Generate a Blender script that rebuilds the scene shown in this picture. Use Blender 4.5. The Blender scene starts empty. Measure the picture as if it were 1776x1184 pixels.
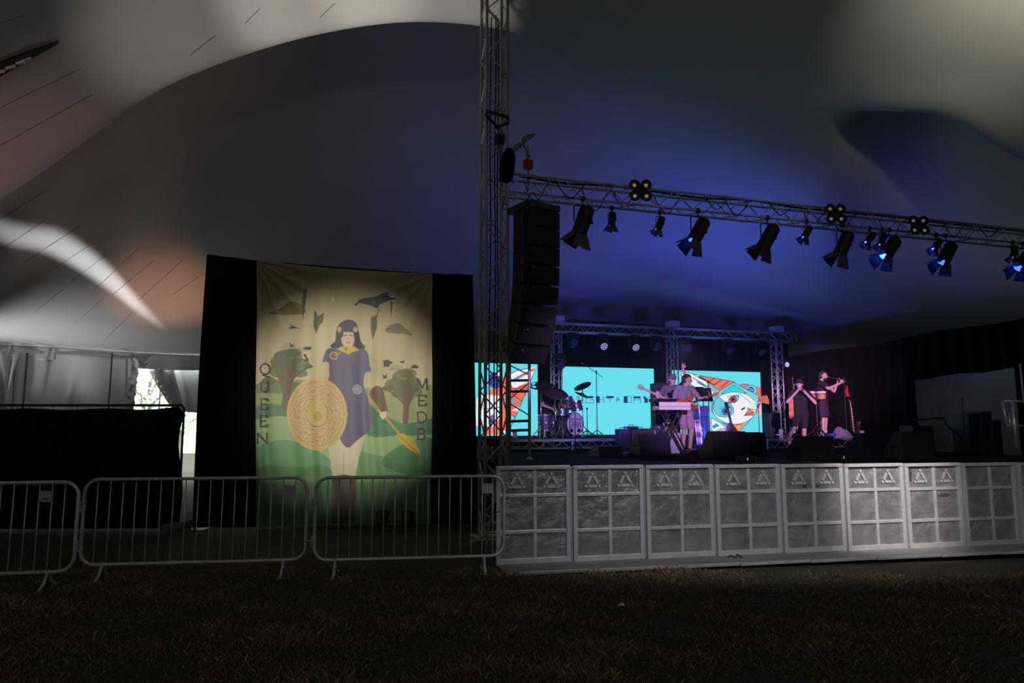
import bpy, bmesh, math, random
import numpy as np
from mathutils import Vector, Matrix, Euler

random.seed(7); np.random.seed(7)
SC = bpy.context.scene
COL = SC.collection
PI = math.pi

# ------------------------------------------------------------------ camera
F = 1200.0; EYE = 1.74; PITCH = math.radians(6.65)
cam_d = bpy.data.cameras.new('camera'); cam = bpy.data.objects.new('camera', cam_d); COL.objects.link(cam)
cam.location = (0, 0, EYE); cam.rotation_euler = (PI/2 + PITCH, 0, 0)
cam_d.sensor_width = 36.0; cam_d.lens = 36.0*F/1776.0; cam_d.clip_end = 300
SC.camera = cam
RM = Euler((PI/2 + PITCH, 0, 0)).to_matrix()
def ray(px, py): return RM @ Vector(((px-888)/F, -(py-592)/F, -1))
def at(px, py, Y):
    d = ray(px, py); return Vector((0, 0, EYE)) + d*(Y/d.y)
def onz(px, py, z):
    d = ray(px, py); return Vector((0, 0, EYE)) + d*((z-EYE)/d.z)
# the stage's own frame: a runs along its front, b back into it
ANG = math.radians(17.0); OX, OY = -0.2, 8.3
U2 = Vector((math.cos(ANG), math.sin(ANG), 0)); V2 = Vector((-math.sin(ANG), math.cos(ANG), 0))
def S(a, b, z): return Vector((OX, OY, z)) + U2*a + V2*b
def st(px, py, b):                       # point of the upright plane b metres behind the front line
    d = ray(px, py); o = Vector((0, 0, EYE)); r = Vector((OX, OY, 0))
    t = (b - (o-r).dot(V2))/d.dot(V2); return o + d*t
def sa(px, py, b): return (st(px, py, b) - Vector((OX, OY, 0))).dot(U2)

# ------------------------------------------------------------------ world, exposure
SC.view_settings.view_transform = 'Standard'; SC.view_settings.look = 'None'
SC.view_settings.exposure = 0.0; SC.view_settings.gamma = 1.0; SC.view_settings.use_curve_mapping = False
w = bpy.data.worlds.new('sky'); SC.world = w; w.use_nodes = True
bg = w.node_tree.nodes['Background']; bg.inputs[0].default_value = (0.93, 1.0, 0.97, 1); bg.inputs[1].default_value = 5.0
SC.cycles.use_denoising = True
SC.cycles.max_bounces = 6; SC.cycles.diffuse_bounces = 3; SC.cycles.glossy_bounces = 3
SC.cycles.transparent_max_bounces = 12; SC.cycles.sample_clamp_indirect = 4.0

# ------------------------------------------------------------------ the big lamps of the place, with added fill
def spot(name, loc, aim, power, color, deg, blend=0.6, size=0.15):
    d = bpy.data.lights.new(name, 'SPOT'); d.energy = power; d.color = color
    d.spot_size = math.radians(deg); d.spot_blend = blend; d.shadow_soft_size = size
    o = bpy.data.objects.new(name, d); COL.objects.link(o); o.location = loc
    o.rotation_euler = (Vector(aim) - Vector(loc)).to_track_quat('-Z', 'Y').to_euler(); return o
def point(name, loc, power, color, size=0.4):
    d = bpy.data.lights.new(name, 'POINT'); d.energy = power; d.color = color; d.shadow_soft_size = size
    o = bpy.data.objects.new(name, d); COL.objects.link(o); o.location = loc; return o
def bpoint(px, py): return at(px, py, 11.45 + (px-335)/493*.65)
def blade(name, loc, aim, long_axis, power, color, deg, ratio, blend=1.0, size=.05):
    o = spot(name, loc, aim, power, color, deg, blend, size)
    z = (Vector(loc)-Vector(aim)).normalized(); x = Vector(long_axis); x = (x-z*x.dot(z)).normalized(); y = z.cross(x)
    M = Matrix((x, y, z)).transposed().to_4x4() @ Matrix.Diagonal((1, ratio, 1, 1)); M.translation = loc; o.matrix_world = M; return o
# lamps thrown up at the audience bay canvas, then an added fill point
spot('ground_uplight', (-1.5, 9.5, .3), (-1.7, 11.6, 9.0), 1150, (1, .93, .82), 26, .9, .1)
spot('ground_uplight', (-3.2, 9.4, .3), (-3.4, 11.5, 9.0), 1150, (1, .93, .83), 26, .9, .1)
spot('ground_uplight', (-5.0, 9.4, .3), (-5.2, 11.2, 8.4), 560, (1, .92, .84), 34, 1.0, .1)
spot('unseen_bay_light', (5.4, 5.5, 6.3), (7.7, 9.9, 8.6), 520, (1, .97, .76), 58, 1.0, .1)
point('unseen_bay_light', (0, -7, 4.6), 165, (1, .96, .90), .5)  # unseen fill added behind the camera to lift barriers and grass
# coloured uplights on the floor along the left wall
blade('white_uplight', (-8.6, 17.2, .4), (-10.65, 16.9, 5.6), (0, 1, -.12), 1300, (.95, .97, 1), 84, .075)
spot('orange_uplight', (-8.0, 18.0, .4), (-9.75, 19.2, 5.4), 420, (1, .40, .20), 40, 1.0)
spot('pink_uplight', (-7.4, 9.6, .4), (-8.4, 12.0, 6.6), 200, (1, .58, .46), 50, 1.0)
spot('amber_uplight', (-8.0, 14.6, .4), (-10.0, 16.0, 6.6), 85, (1, .66, .52), 42, 1.0)
spot('white_uplight', (-15.0, 17.6, .6), (-12.6, 19.9, 5.4), 700, (.95, .95, 1), 76, 1.0)
# profile lamp on the banner, lamps on the stage barrier
spot('banner_lamp', (-1.2, 2.5, 3.4), bpoint(597, 684), 2500, (1, .95, .80), 24.5, .85, .08)
spot('barrier_lamp', (5.6, 5.4, 5.2), (5.35, 9.8, 1.15), 3600, (1, .86, .86), 24, 1.0, .08)
blade('barrier_wash', (3.0, 3.6, 4.6), (4.0, 9.4, .75), (1, .28, 0), 1000, (.96, .96, 1), 84, .30)
# stage: blue wash up on to the canvas, violet light on the band
spot('blue_wash', at(1230, 770, 15.8), at(1260, 480, 21.5), 800, (.07, .10, 1), 120, 1.0, .3)
spot('blue_wash', at(1060, 770, 15.0), at(1060, 430, 20.0), 330, (.09, .11, 1), 120, 1.0, .3)
spot('blue_wash', at(930, 590, 16.0), at(800, 400, 20), 12, (.40, .34, 1), 130, 1.0, .3)
blade('violet_front', (1.5, -3.0, 4.4), at(1182, 690, 15.3), (1, 0, 0), 13000, (.86, .46, 1), 12, .85)
blade('violet_front', (4.0, -3.0, 4.4), at(1408, 684, 17.5), (1, 0, 0), 25000, (1, .46, .95), 10, .9)
blade('violet_front', (0.9, -3.0, 4.0), at(968, 705, 17.8), (1, 0, 0), 9000, (.68, .48, 1), 10, .8)
spot('violet_back', at(1185, 592, 18.2), at(1180, 690, 15.8), 200, (.5, .35, 1), 60, 1.0, .1)
point('opening_fill', at(1690, 600, 16.2), 5, (1, 1, .95), .2)  # hidden fill added behind the drape to brighten the canvas in its opening


# ------------------------------------------------------------------ materials
MATS = {}
def mat(name, col, rough=0.6, metal=0.0, var=0.12, scale=6.0, bump=0.0, bscale=40.0, spec=0.5, emit=None, estr=0.0, sheen=0.0):
    if name in MATS: return MATS[name]
    m = bpy.data.materials.new(name); m.use_nodes = True; nt = m.node_tree; b = nt.nodes['Principled BSDF']
    b.inputs['Roughness'].default_value = rough; b.inputs['Metallic'].default_value = metal
    b.inputs['Specular IOR Level'].default_value = spec
    tc = nt.nodes.new('ShaderNodeTexCoord')
    nz = nt.nodes.new('ShaderNodeTexNoise'); nz.inputs['Scale'].default_value = scale; nz.inputs['Detail'].default_value = 3
    nt.links.new(tc.outputs['Object'], nz.inputs['Vector'])
    mx = nt.nodes.new('ShaderNodeMix'); mx.data_type = 'RGBA'
    lo = [c*(1-var) for c in col]; hi = [min(1, c*(1+var)) for c in col]
    mx.inputs[6].default_value = (*lo, 1); mx.inputs[7].default_value = (*hi, 1)
    nt.links.new(nz.outputs['Fac'], mx.inputs[0]); nt.links.new(mx.outputs[2], b.inputs['Base Color'])
    if bump:
        n2 = nt.nodes.new('ShaderNodeTexNoise'); n2.inputs['Scale'].default_value = bscale
        nt.links.new(tc.outputs['Object'], n2.inputs['Vector'])
        bp = nt.nodes.new('ShaderNodeBump'); bp.inputs['Strength'].default_value = bump; bp.inputs['Distance'].default_value = 0.02
        nt.links.new(n2.outputs['Fac'], bp.inputs['Height']); nt.links.new(bp.outputs['Normal'], b.inputs['Normal'])
    if emit:
        b.inputs['Emission Color'].default_value = (*emit, 1); b.inputs['Emission Strength'].default_value = estr
    MATS[name] = m; return m
def fabric(name, col, trans=0.25, rough=0.55, bump=0.25, bscale=3.0, spec=0.4):
    m = mat(name, col, rough, 0, 0.06, 1.5, bump, bscale, spec); nt = m.node_tree
    b = nt.nodes['Principled BSDF']; tr = nt.nodes.new('ShaderNodeBsdfTranslucent'); tr.inputs[0].default_value = (*col, 1)
    mix = nt.nodes.new('ShaderNodeMixShader'); mix.inputs[0].default_value = trans
    out = nt.nodes['Material Output']
    nt.links.new(b.outputs[0], mix.inputs[1]); nt.links.new(tr.outputs[0], mix.inputs[2]); nt.links.new(mix.outputs[0], out.inputs[0])
    return m
def attr_mat(name, rough=0.6, emit=0.0, bump=0.0):
    m = bpy.data.materials.new(name); m.use_nodes = True; nt = m.node_tree; b = nt.nodes['Principled BSDF']
    a = nt.nodes.new('ShaderNodeVertexColor'); a.layer_name = 'print'
    b.inputs['Roughness'].default_value = rough
    if emit:
        nt.links.new(a.outputs[0], b.inputs['Emission Color']); b.inputs['Emission Strength'].default_value = emit
        b.inputs['Base Color'].default_value = (0.01, 0.01, 0.01, 1)
    else: nt.links.new(a.outputs[0], b.inputs['Base Color'])
    MATS[name] = m; return m

alu = mat('aluminium', (0.55, 0.55, 0.56), 0.38, 0.75, 0.15, 9, 0.1, 60)
alu_dark = mat('weathered_aluminium', (0.38, 0.38, 0.33), 0.5, 0.25, 0.2, 9)
galv = mat('galvanised_steel', (0.60, 0.60, 0.60), 0.34, 0.35, 0.2, 14)
black = mat('black_paint', (0.012, 0.012, 0.013), 0.55, 0, 0.2, 10)
black_gloss = mat('black_gloss', (0.010, 0.010, 0.012), 0.3, 0, 0.2, 10)
blackcloth = mat('black_serge', (0.0045, 0.0045, 0.005), 0.95, 0, 0.3, 3, 0.4, 6, spec=0.1)
rubber = mat('black_rubber', (0.01, 0.01, 0.01), 0.8)
chrome = mat('chrome', (0.75, 0.75, 0.78), 0.18, 1.0, 0.05)
white_plastic = mat('white_plastic', (0.75, 0.74, 0.72), 0.5)
roof_fab = fabric('roof_canvas', (0.60, 0.59, 0.57), 0.0, 0.6, 0.05, 2.0, 0.3)
wall_fab = fabric('wall_canvas', (0.62, 0.62, 0.62), 0.03, 0.35, 0.3, 2.0, 0.5)

# ------------------------------------------------------------------ mesh helpers
class MB:
    def __init__(s): s.v = []; s.f = []
    def add(s, vs, fs):
        o = len(s.v); s.v += [tuple(v) for v in vs]; s.f += [tuple(i+o for i in f) for f in fs]; return s
    def box(s, c, d, rot=None):
        c = Vector(c); h = Vector(d)/2
        vs = [Vector((x*h.x, y*h.y, z*h.z)) for x in (-1, 1) for y in (-1, 1) for z in (-1, 1)]
        if rot is not None:
            R = Euler(rot).to_matrix() if not isinstance(rot, Matrix) else rot
            vs = [R @ v for v in vs]
        return s.add([c+v for v in vs], [(0,1,3,2),(4,6,7,5),(0,4,5,1),(2,3,7,6),(0,2,6,4),(1,5,7,3)])
    def bbox(s, c, d, b=0.01, rot=None):            # box with chamfered edges
        c = Vector(c); h = Vector(d)/2; b = min(b, h.x*.9, h.y*.9, h.z*.9)
        bm = bmesh.new(); bmesh.ops.create_cube(bm, size=1)
        for v in bm.verts: v.co = Vector((v.co.x*d[0], v.co.y*d[1], v.co.z*d[2]))
        bmesh.ops.bevel(bm, geom=list(bm.edges), offset=b, segments=2, affect='EDGES', profile=0.6)
        R = Euler(rot).to_matrix() if rot is not None else Matrix.Identity(3)
        bm.verts.index_update(); s.add([c + R @ v.co for v in bm.verts], [[v.index for v in f.verts] for f in bm.faces]); bm.free(); return s
    def tube(s, p, q, r, n=8, r2=None):
        p = Vector(p); q = Vector(q); d = (q-p).normalized(); r2 = r if r2 is None else r2
        a = d.orthogonal().normalized(); b = d.cross(a)
        vs = []
        for c, rr in ((p, r), (q, r2)):
            vs += [c + (a*math.cos(2*PI*k/n) + b*math.sin(2*PI*k/n))*rr for k in range(n)]
        return s.add(vs, [(k, (k+1) % n, n+(k+1) % n, n+k) for k in range(n)] + [tuple(range(n-1, -1, -1)), tuple(range(n, 2*n))])
    def path(s, pts, r, n=8, closed=False):
        pts = [Vector(p) for p in pts]; m = len(pts); vs = []; ref = None
        for i, p in enumerate(pts):
            a = pts[i-1] if (i or closed) else p; b = pts[(i+1) % m] if (i < m-1 or closed) else p
            d = (b-a).normalized()
            if ref is None: ref = d.orthogonal().normalized()
            ref = (ref - d*ref.dot(d)).normalized(); bb = d.cross(ref)
            rr = r[i] if isinstance(r, (list, tuple)) else r
            vs += [p + (ref*math.cos(2*PI*k/n) + bb*math.sin(2*PI*k/n))*rr for k in range(n)]
        fs = []
        for i in range(m if closed else m-1):
            j = (i+1) % m
            fs += [(i*n+k, i*n+(k+1) % n, j*n+(k+1) % n, j*n+k) for k in range(n)]
        if not closed: fs += [tuple(range(n-1, -1, -1)), tuple(range((m-1)*n, m*n))]
        return s.add(vs, fs)
    def lathe(s, prof, n=20, M=None, ends='both'):   # (radius, height) pairs about z; ends: both, start, end, ring
        vs = []; M = M or Matrix.Identity(4)
        for r, z in prof: vs += [M @ Vector((r*math.cos(2*PI*k/n), r*math.sin(2*PI*k/n), z)) for k in range(n)]
        fs = [(i*n+k, i*n+(k+1) % n, (i+1)*n+(k+1) % n, (i+1)*n+k) for i in range(len(prof)-1) for k in range(n)]
        if ends in ('both', 'start'): fs.append(tuple(range(n-1, -1, -1)))
        if ends in ('both', 'end'): fs.append(tuple(range((len(prof)-1)*n, len(prof)*n)))
        if ends == 'ring': q = (len(prof)-1)*n; fs += [(q+k, q+(k+1) % n, (k+1) % n, k) for k in range(n)]
        return s.add(vs, fs)
    def ball(s, c, r, n=12, m=8, rot=None):
        c = Vector(c); r = Vector((r, r, r)) if not hasattr(r, '__len__') else Vector(r)
        R = Euler(rot).to_matrix() if rot is not None else Matrix.Identity(3)
        vs = [c + R @ Vector((0, 0, r.z))]
        for i in range(1, m):
            t = PI*i/m
            vs += [c + R @ Vector((r.x*math.sin(t)*math.cos(2*PI*k/n), r.y*math.sin(t)*math.sin(2*PI*k/n), r.z*math.cos(t))) for k in range(n)]
        vs.append(c + R @ Vector((0, 0, -r.z))); e = len(vs)-1
        fs = [(0, 1+k, 1+(k+1) % n) for k in range(n)]
        for i in range(m-2):
            fs += [(1+i*n+k, 1+(i+1)*n+k, 1+(i+1)*n+(k+1) % n, 1+i*n+(k+1) % n) for k in range(n)]
        fs += [(e, 1+(m-2)*n+(k+1) % n, 1+(m-2)*n+k) for k in range(n)]
        return s.add(vs, fs)
    def prism(s, poly, M, t):                        # 2-d outline (x, y) pulled along z by t, placed by M
        n = len(poly); vs = [M @ Vector((x, y, 0)) for x, y in poly] + [M @ Vector((x, y, t)) for x, y in poly]
        return s.add(vs, [tuple(range(n-1, -1, -1)), tuple(range(n, 2*n))] + [(k, (k+1) % n, n+(k+1) % n, n+k) for k in range(n)])
    def sheet(s, fn, nu, nv, t=0.0):                 # fn(u, v) -> point on [0,1]^2
        vs = [fn(i/nu, j/nv) for j in range(nv+1) for i in range(nu+1)]
        return s.add(vs, [(j*(nu+1)+i, j*(nu+1)+i+1, (j+1)*(nu+1)+i+1, (j+1)*(nu+1)+i) for j in range(nv) for i in range(nu)])
    def mesh(s, name, m=None, smooth=False):
        me = bpy.data.meshes.new(name); me.from_pydata(s.v, [], s.f); me.update()
        if m: me.materials.append(m)
        if smooth: me.polygons.foreach_set('use_smooth', [True]*len(me.polygons))
        return me
    def build(s, name, m, parent=None, loc=None, rot=None, smooth=False, label=None):
        o = bpy.data.objects.new(name, s.mesh(name, m, smooth)); COL.objects.link(o)
        if parent: o.parent = parent
        if loc is not None: o.location = loc
        if rot is not None: o.rotation_euler = rot
        if label: o['label'] = label
        return o
def empty(name, loc=(0, 0, 0), rz=0.0, label=None, cat=None, group=None, rot=None):
    o = bpy.data.objects.new(name, None); COL.objects.link(o); o.location = loc; o.empty_display_size = 0.1
    o.rotation_euler = rot if rot is not None else (0, 0, rz)
    return tag(o, label, cat, group)
def tag(o, label=None, cat=None, group=None, kind=None):
    if label: o['label'] = label
    if cat: o['category'] = cat
    if group: o['group'] = group
    if kind: o['kind'] = kind
    return o
def inst(name, me, parent=None, loc=(0, 0, 0), rot=(0, 0, 0), M=None):
    o = bpy.data.objects.new(name, me); COL.objects.link(o)
    if parent: o.parent = parent
    if M is not None: o.matrix_local = M
    else: o.location = loc; o.rotation_euler = rot
    return o
def solid(o, t, off=0):
    md = o.modifiers.new('thickness', 'SOLIDIFY'); md.thickness = t; md.offset = off; return o
def along(p, q):                                     # matrix: z axis from p to q
    p = Vector(p); q = Vector(q); return Matrix.Translation(p) @ (q-p).to_track_quat('Z', 'Y').to_matrix().to_4x4()
def copy_tree(o, parent=None):
    c = o.copy(); COL.objects.link(c)
    if parent: c.parent = parent
    for ch in list(o.children): copy_tree(ch, c)
    return c
def cr(pts, n):                                      # Catmull-Rom through points
    pts = [Vector(p) for p in pts]; out = []
    for i in range(len(pts)-1):
        p0 = pts[max(i-1, 0)]; p1 = pts[i]; p2 = pts[i+1]; p3 = pts[min(i+2, len(pts)-1)]
        for k in range(n):
            t = k/n
            out.append(0.5*((2*p1) + (p2-p0)*t + (2*p0-5*p1+4*p2-p3)*t*t + (3*p1-p0-3*p2+p3)*t**3))
    out.append(pts[-1]); return out
def wob(x, y=0.0, s=1.0):
    return math.sin(x*1.7*s+1.3*y+.4)*.5 + math.sin(x*3.1*s-2.1*y+1.9)*.3 + math.sin(x*6.7*s+.7*y+4.)*.2

# ------------------------------------------------------------------ ground
def gz(x, y=0): return -0.0175*max(0.0, x)
GX = np.linspace(-34, 30, 65); GY = np.linspace(-18, 40, 59)
mb = MB(); mb.sheet(lambda u, v: (-34+64*u, -18+58*v, gz(-34+64*u) - .004), 64, 58)
m = bpy.data.materials.new('trodden_turf'); m.use_nodes = True; nt = m.node_tree; b = nt.nodes['Principled BSDF']
tc = nt.nodes.new('ShaderNodeTexCoord'); n1 = nt.nodes.new('ShaderNodeTexNoise'); n1.inputs['Scale'].default_value = 1.3; n1.inputs['Detail'].default_value = 8
nt.links.new(tc.outputs['Object'], n1.inputs['Vector']); rp = nt.nodes.new('ShaderNodeValToRGB')
rp.color_ramp.elements[0].position = .35; rp.color_ramp.elements[0].color = (.022, .026, .010, 1)
rp.color_ramp.elements[1].position = .68; rp.color_ramp.elements[1].color = (.060, .043, .026, 1)
nt.links.new(n1.outputs['Fac'], rp.inputs[0]); nt.links.new(rp.outputs[0], b.inputs['Base Color']); b.inputs['Roughness'].default_value = .95
n2 = nt.nodes.new('ShaderNodeTexNoise'); n2.inputs['Scale'].default_value = 25; bp = nt.nodes.new('ShaderNodeBump'); bp.inputs['Strength'].default_value = .8; bp.inputs['Distance'].default_value = .05
nt.links.new(tc.outputs['Object'], n2.inputs['Vector']); nt.links.new(n2.outputs['Fac'], bp.inputs['Height']); nt.links.new(bp.outputs[0], b.inputs['Normal'])
tag(mb.build('floor', m, smooth=True), 'trodden turf floor of the big tent', kind='structure')

# ------------------------------------------------------------------ roof: near bay, valley, far bay, eave
EAVE = [(-1500, 575, 13), (-700, 585, 17), (-300, 592, 19), (0, 598, 21), (345, 617, 22.5), (700, 612, 25), (1100, 606, 27), (1390, 597, 27), (1560, 600, 25.5), (1776, 605, 22), (2200, 600, 16), (3000, 600, 11)]
CREASE = [(-1500, 560, 8.5, .0), (-700, 520, 10, .0), (-300, 440, 11.5, .2), (0, 335, 12, .35), (140, 250, 12.2, .7), (270, 160, 12.4, 1.2), (400, 104, 12.5, 1.3), (560, 58, 12.5, 1.3), (720, 38, 12.5, 1.2),
          (880, 52, 12.5, .55), (1000, 84, 12.8, .0), (1200, 130, 13, -.3), (1400, 175, 12.8, -.1), (1540, 193, 12, .7), (1640, 202, 11.4, 1.0), (1776, 280, 11, 1.0), (2200, 420, 9.5, .4), (3000, 540, 8, 0)]
def interp(tab, px, k):
    xs = [r[0] for r in tab]; i = max(0, min(len(tab)-2, sum(1 for x in xs if x <= px)-1))
    def val(j): return tab[max(0, min(len(tab)-1, j))]
    x0, x1 = xs[i], xs[i+1]; t = (px-x0)/(x1-x0); t = min(1, max(0, t))
    d0 = (val(i+1)[k]-val(i-1)[k])/(val(i+1)[0]-val(i-1)[0])*(x1-x0); d1 = (val(i+2)[k]-val(i)[k])/(val(i+2)[0]-val(i)[0])*(x1-x0)
    p0, p1 = val(i)[k], val(i+1)[k]
    return (2*t**3-3*t*t+1)*p0 + (t**3-2*t*t+t)*d0 + (-2*t**3+3*t*t)*p1 + (t**3-t*t)*d1
def roof_rib(px):
    E = at(px, interp(EAVE, px, 1), interp(EAVE, px, 2))
    C = at(px, interp(CREASE, px, 1), interp(CREASE, px, 2)); hb = interp(CREASE, px, 3)
    los = (C - Vector((0, 0, EYE))).normalized(); hd = Vector((los.x, los.y, 0)).normalized(); sl = los.z/Vector((los.x, los.y)).length
    full = max(0.0, min(1.0, hb/1.0))
    G = C + hd*1.6 + Vector((0, 0, 1.6*sl + hb*.9 - (1-full)*.9))
    H = C + hd*3.4 + Vector((0, 0, 3.4*sl - .25 - (1-full)*2.2))
    Ms = [H.lerp(E, t) - Vector((0, 0, 1.1*math.sin(PI*t)*min(1, (H.z-E.z)/5))) for t in (.25, .5, .75)]
    N = [C + Vector((-C.x*.02, -1.2, .12)), C + Vector((-C.x*.06, -3.2, .75)), C + Vector((-C.x*.1, -7, 2.6)), Vector((C.x*1.05, -4, max(C.z, 7))), Vector((C.x*1.1, -15, 4.2))]
    return N[::-1] + [C, G, H] + Ms + [E]
NR = 150; pxs = [-1500 + 4500*i/NR for i in range(NR+1)]
ribs = [roof_rib(p) for p in pxs]
SUB = 8; fine = [cr(r, SUB) for r in ribs]; L = len(fine[0])
mb = MB(); mb.v = [tuple(p) for r in fine for p in r]
mb.f = [(i*L+j, (i+1)*L+j, (i+1)*L+j+1, i*L+j+1) for i in range(NR) for j in range(L-1)]
roof = mb.build('ceiling', roof_fab, smooth=True); tag(roof, 'pale canvas tent roof hanging in deep folds over the stage', kind='structure')
def roof_pt(px, j, off=0.0):                          # point on the roof at rib px, row j (0 = behind the camera, L-1 = eave)
    r = cr(roof_rib(px), SUB); i = int(max(0, min(L-2, j))); t = max(0, min(1, j-i)); p = r[i].lerp(r[i+1], t); return p - Vector((0, 0, off))
JC = 5*SUB; JE = L-1

# ------------------------------------------------------------------ tent walls
def skirt(name, pts, label, m=None):
    pts = [Vector(p) for p in pts]; mb = MB(); n = len(pts)
    mb.v = [tuple(p) for p in pts] + [(p.x, p.y, gz(p.x)-.05) for p in pts]
    mb.f = [(i, i+1, n+i+1, n+i) for i in range(n-1)]
    return tag(mb.build(name, m or wall_fab), label, kind='structure')
idx = lambda px: int(round((px+1500)/4500*NR))
skirt('wall_back', [f_[-1] for f_ in fine[idx(420):]], 'pale canvas wall of the tent behind the stage', roof_fab)
skirt('wall_left', [f_[-1] for f_ in fine[:idx(-240)+1]], 'pale canvas wall at the left end of the tent')
skirt('wall_right', fine[-1], 'pale canvas wall at the right end of the tent')
skirt('wall_rear', [f_[0] for f_ in fine], 'pale canvas wall behind the audience')
skirt('wall_side', fine[0], 'pale canvas wall on the audience side at the left')

def curtain(name, top, bot, fold, label, nu=60, nv=24, m=None, amp=.12):
    """sheet hung from the points top[] down to bot[]; fold(u, v) pushes it towards the camera"""
    T = [Vector(p) for p in top]; B = [Vector(p) for p in bot]
    def lerpl(Ps, u):
        k = u*(len(Ps)-1); i = min(int(k), len(Ps)-2); return Ps[i].lerp(Ps[i+1], k-i)
    def fn(u, v):
        p = lerpl(T, u).lerp(lerpl(B, u), v); return p + Vector((0.25*fold(u, v)*amp, -fold(u, v)*amp, 0))
    o = MB().sheet(fn, nu, nv).build(name, m or wall_fab, smooth=True); solid(o, .006)
    return tag(o, label, 'curtain', 'tent side curtains left of the banner')
gy = lambda px, Y: at(px, 592, Y)
def gp(px, Y): p = gy(px, Y); return Vector((p.x, p.y, gz(p.x)+.02))
curtain('side_curtain', [at(-260, 600, 19.6), at(-60, 604, 20.3), at(36, 612, 20.6)], [gp(-260, 19.6), gp(-80, 20.1), gp(26, 20.5)],
        lambda u, v: 1.2*math.sin(u*26 + 5*v*(1-u)) * (1-.3*v) + .7*math.sin(u*61-9*v), 'crumpled shiny plastic side curtain at the far left edge', 110, 40, amp=.30)
curtain('side_curtain', [at(28, 608, 20.9), at(130, 614, 21.3), at(243, 622, 21.7)], [gp(30, 20.9), gp(135, 21.3), gp(229, 21.6)],
        lambda u, v: .8*math.exp(-((u-.05)/.05)**2)*2 + .9*math.sin(u*13-3.5*v)*(.3+.7*v) + 1.6*math.exp(-((u-.55+.25*v)/.04)**2)*v + .4*math.sin(u*60+10*math.sin(v*19))*(u > .93), 'grey side curtain with its loose edge at the left of the bright gap', 110, 40, amp=.22)
sc_ = curtain('side_curtain', [at(257, 642, 22.0), at(310, 640, 22.3), at(430, 642, 23.0)], [at(302, 712, 22.0), at(345, 716, 22.3), at(440, 722, 23.0)],
        lambda u, v: .9*math.sin(u*9+2.5*v) + 1.3*math.exp(-((u-.42+.2*v)/.05)**2), 'side curtain drawn aside in a slant right of the bright gap', 70, 30, amp=.18)
# eyelets down the slanting hem
ey = MB().lathe([(.022, -.008), (.034, 0), (.022, .008)], 10, None, 'ring').mesh('eyelet', mat('brass_eyelet', (.9, .88, .8), .3, .6))
for k in range(6):
    t = .10 + .08*k; p = at(257, 642, 22.0).lerp(at(302, 712, 22.0), t*1.6) + Vector((.16, -.16, 0))
    inst('eyelet', ey, None, p, (PI/2, 0, 0)).parent = sc_
# valance along the eave
va = tag(empty('trim_1'), 'canvas valance hanging below the roof edge', kind='structure')
def valance(px0, px1, drop, off, ph):
    n = 30
    def fn(u, v):
        px = px0 + (px1-px0)*u; p = at(px, interp(EAVE, px, 1)-1, interp(EAVE, px, 2)-off)
        return p + Vector((0, -.06*math.sin(u*(px1-px0)/9+ph)*v - .05*v, -drop*v + .06*math.sin(u*5+ph)*v))
    o = MB().sheet(fn, n, 6).build('valance_panel', wall_fab, va, smooth=True); solid(o, .006)
valance(-260, 24, .52, .16, 0); valance(20, 97, .38, .24, 1.2); valance(94, 440, .45, .16, 2)
# side poles
pole_m = mat('dark_steel', (.06, .06, .062), .5, .6)
for px, Y, lb in ((49, 20.4, 'dark side pole behind the crumpled side curtain'), (196, 21.3, 'thin dark side pole against the grey side curtain'), (283, 22.9, 'thin dark pole standing outside in the bright gap')):
    p = gp(px, Y); top = at(px, 612, Y)
    e = tag(empty('side_pole', p), lb, 'pole'); h = top.z-p.z
    MB().tube((0, 0, 0), (0, 0, h), .03 if px < 100 else .022, 10).build('pole', pole_m, e)
    MB().lathe([(.09, 0), (.09, .015), (.05, .03)], 12).build('base_plate', pole_m, e)
# ------------------------------------------------------------------ outside: trees in daylight
leaf_m = mat('sunlit_leaves', (.62, .80, .55), .7, 0, .25, 3)
bark = mat('bark', (.16, .13, .10), .9)
def tree(x, y, h, r, n, label):
    e = tag(empty('tree', (x, y, 0)), label, 'tree', 'trees outside the tent')
    t = MB(); t.path([(0, 0, 0), (.1, 0, h*.3), (0, .1, h*.62)], [.2, .15, .06], 8)
    for k in range(7):
        a = k*2.4; t.path([(.05, 0, h*(.25+.05*k)), (math.cos(a)*r*.4, math.sin(a)*r*.4, h*(.4+.05*k)), (math.cos(a)*r*.75, math.sin(a)*r*.75, h*(.48+.05*k))], [.07, .04, .015], 6)
    t.build('trunk', bark, e)
    rng = np.random.RandomState(int(abs(x)*10)); g = MB()
    for k in range(n):
        d = rng.normal(size=3); d /= np.linalg.norm(d); rr = r*(.55+.45*rng.rand()); c = Vector((d[0]*rr, d[1]*rr, h*.62 + d[2]*h*.42*(.6+.4*rng.rand())))
        R = Euler(rng.rand(3)*6.3).to_matrix(); s = .10+.10*rng.rand()
        g.add([c + R @ Vector(q)*s for q in ((-1, 0, 0), (0, -.45, .1), (1, 0, 0), (0, .45, .1))], [(0, 1, 2, 3)])
    f_ = g.build('foliage', leaf_m, e); f_['kind'] = 'stuff'
for px, Y, h, r, lb in ((262, 34, 6.0, 2.2, 'leafy tree filling the left of the bright gap in the tent wall'), (318, 40, 4.6, 2.0, 'pale leafy tree farther off, right in the bright gap')):
    p = gy(px, Y); tree(p.x, p.y, h, r, 1500, lb)

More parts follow.
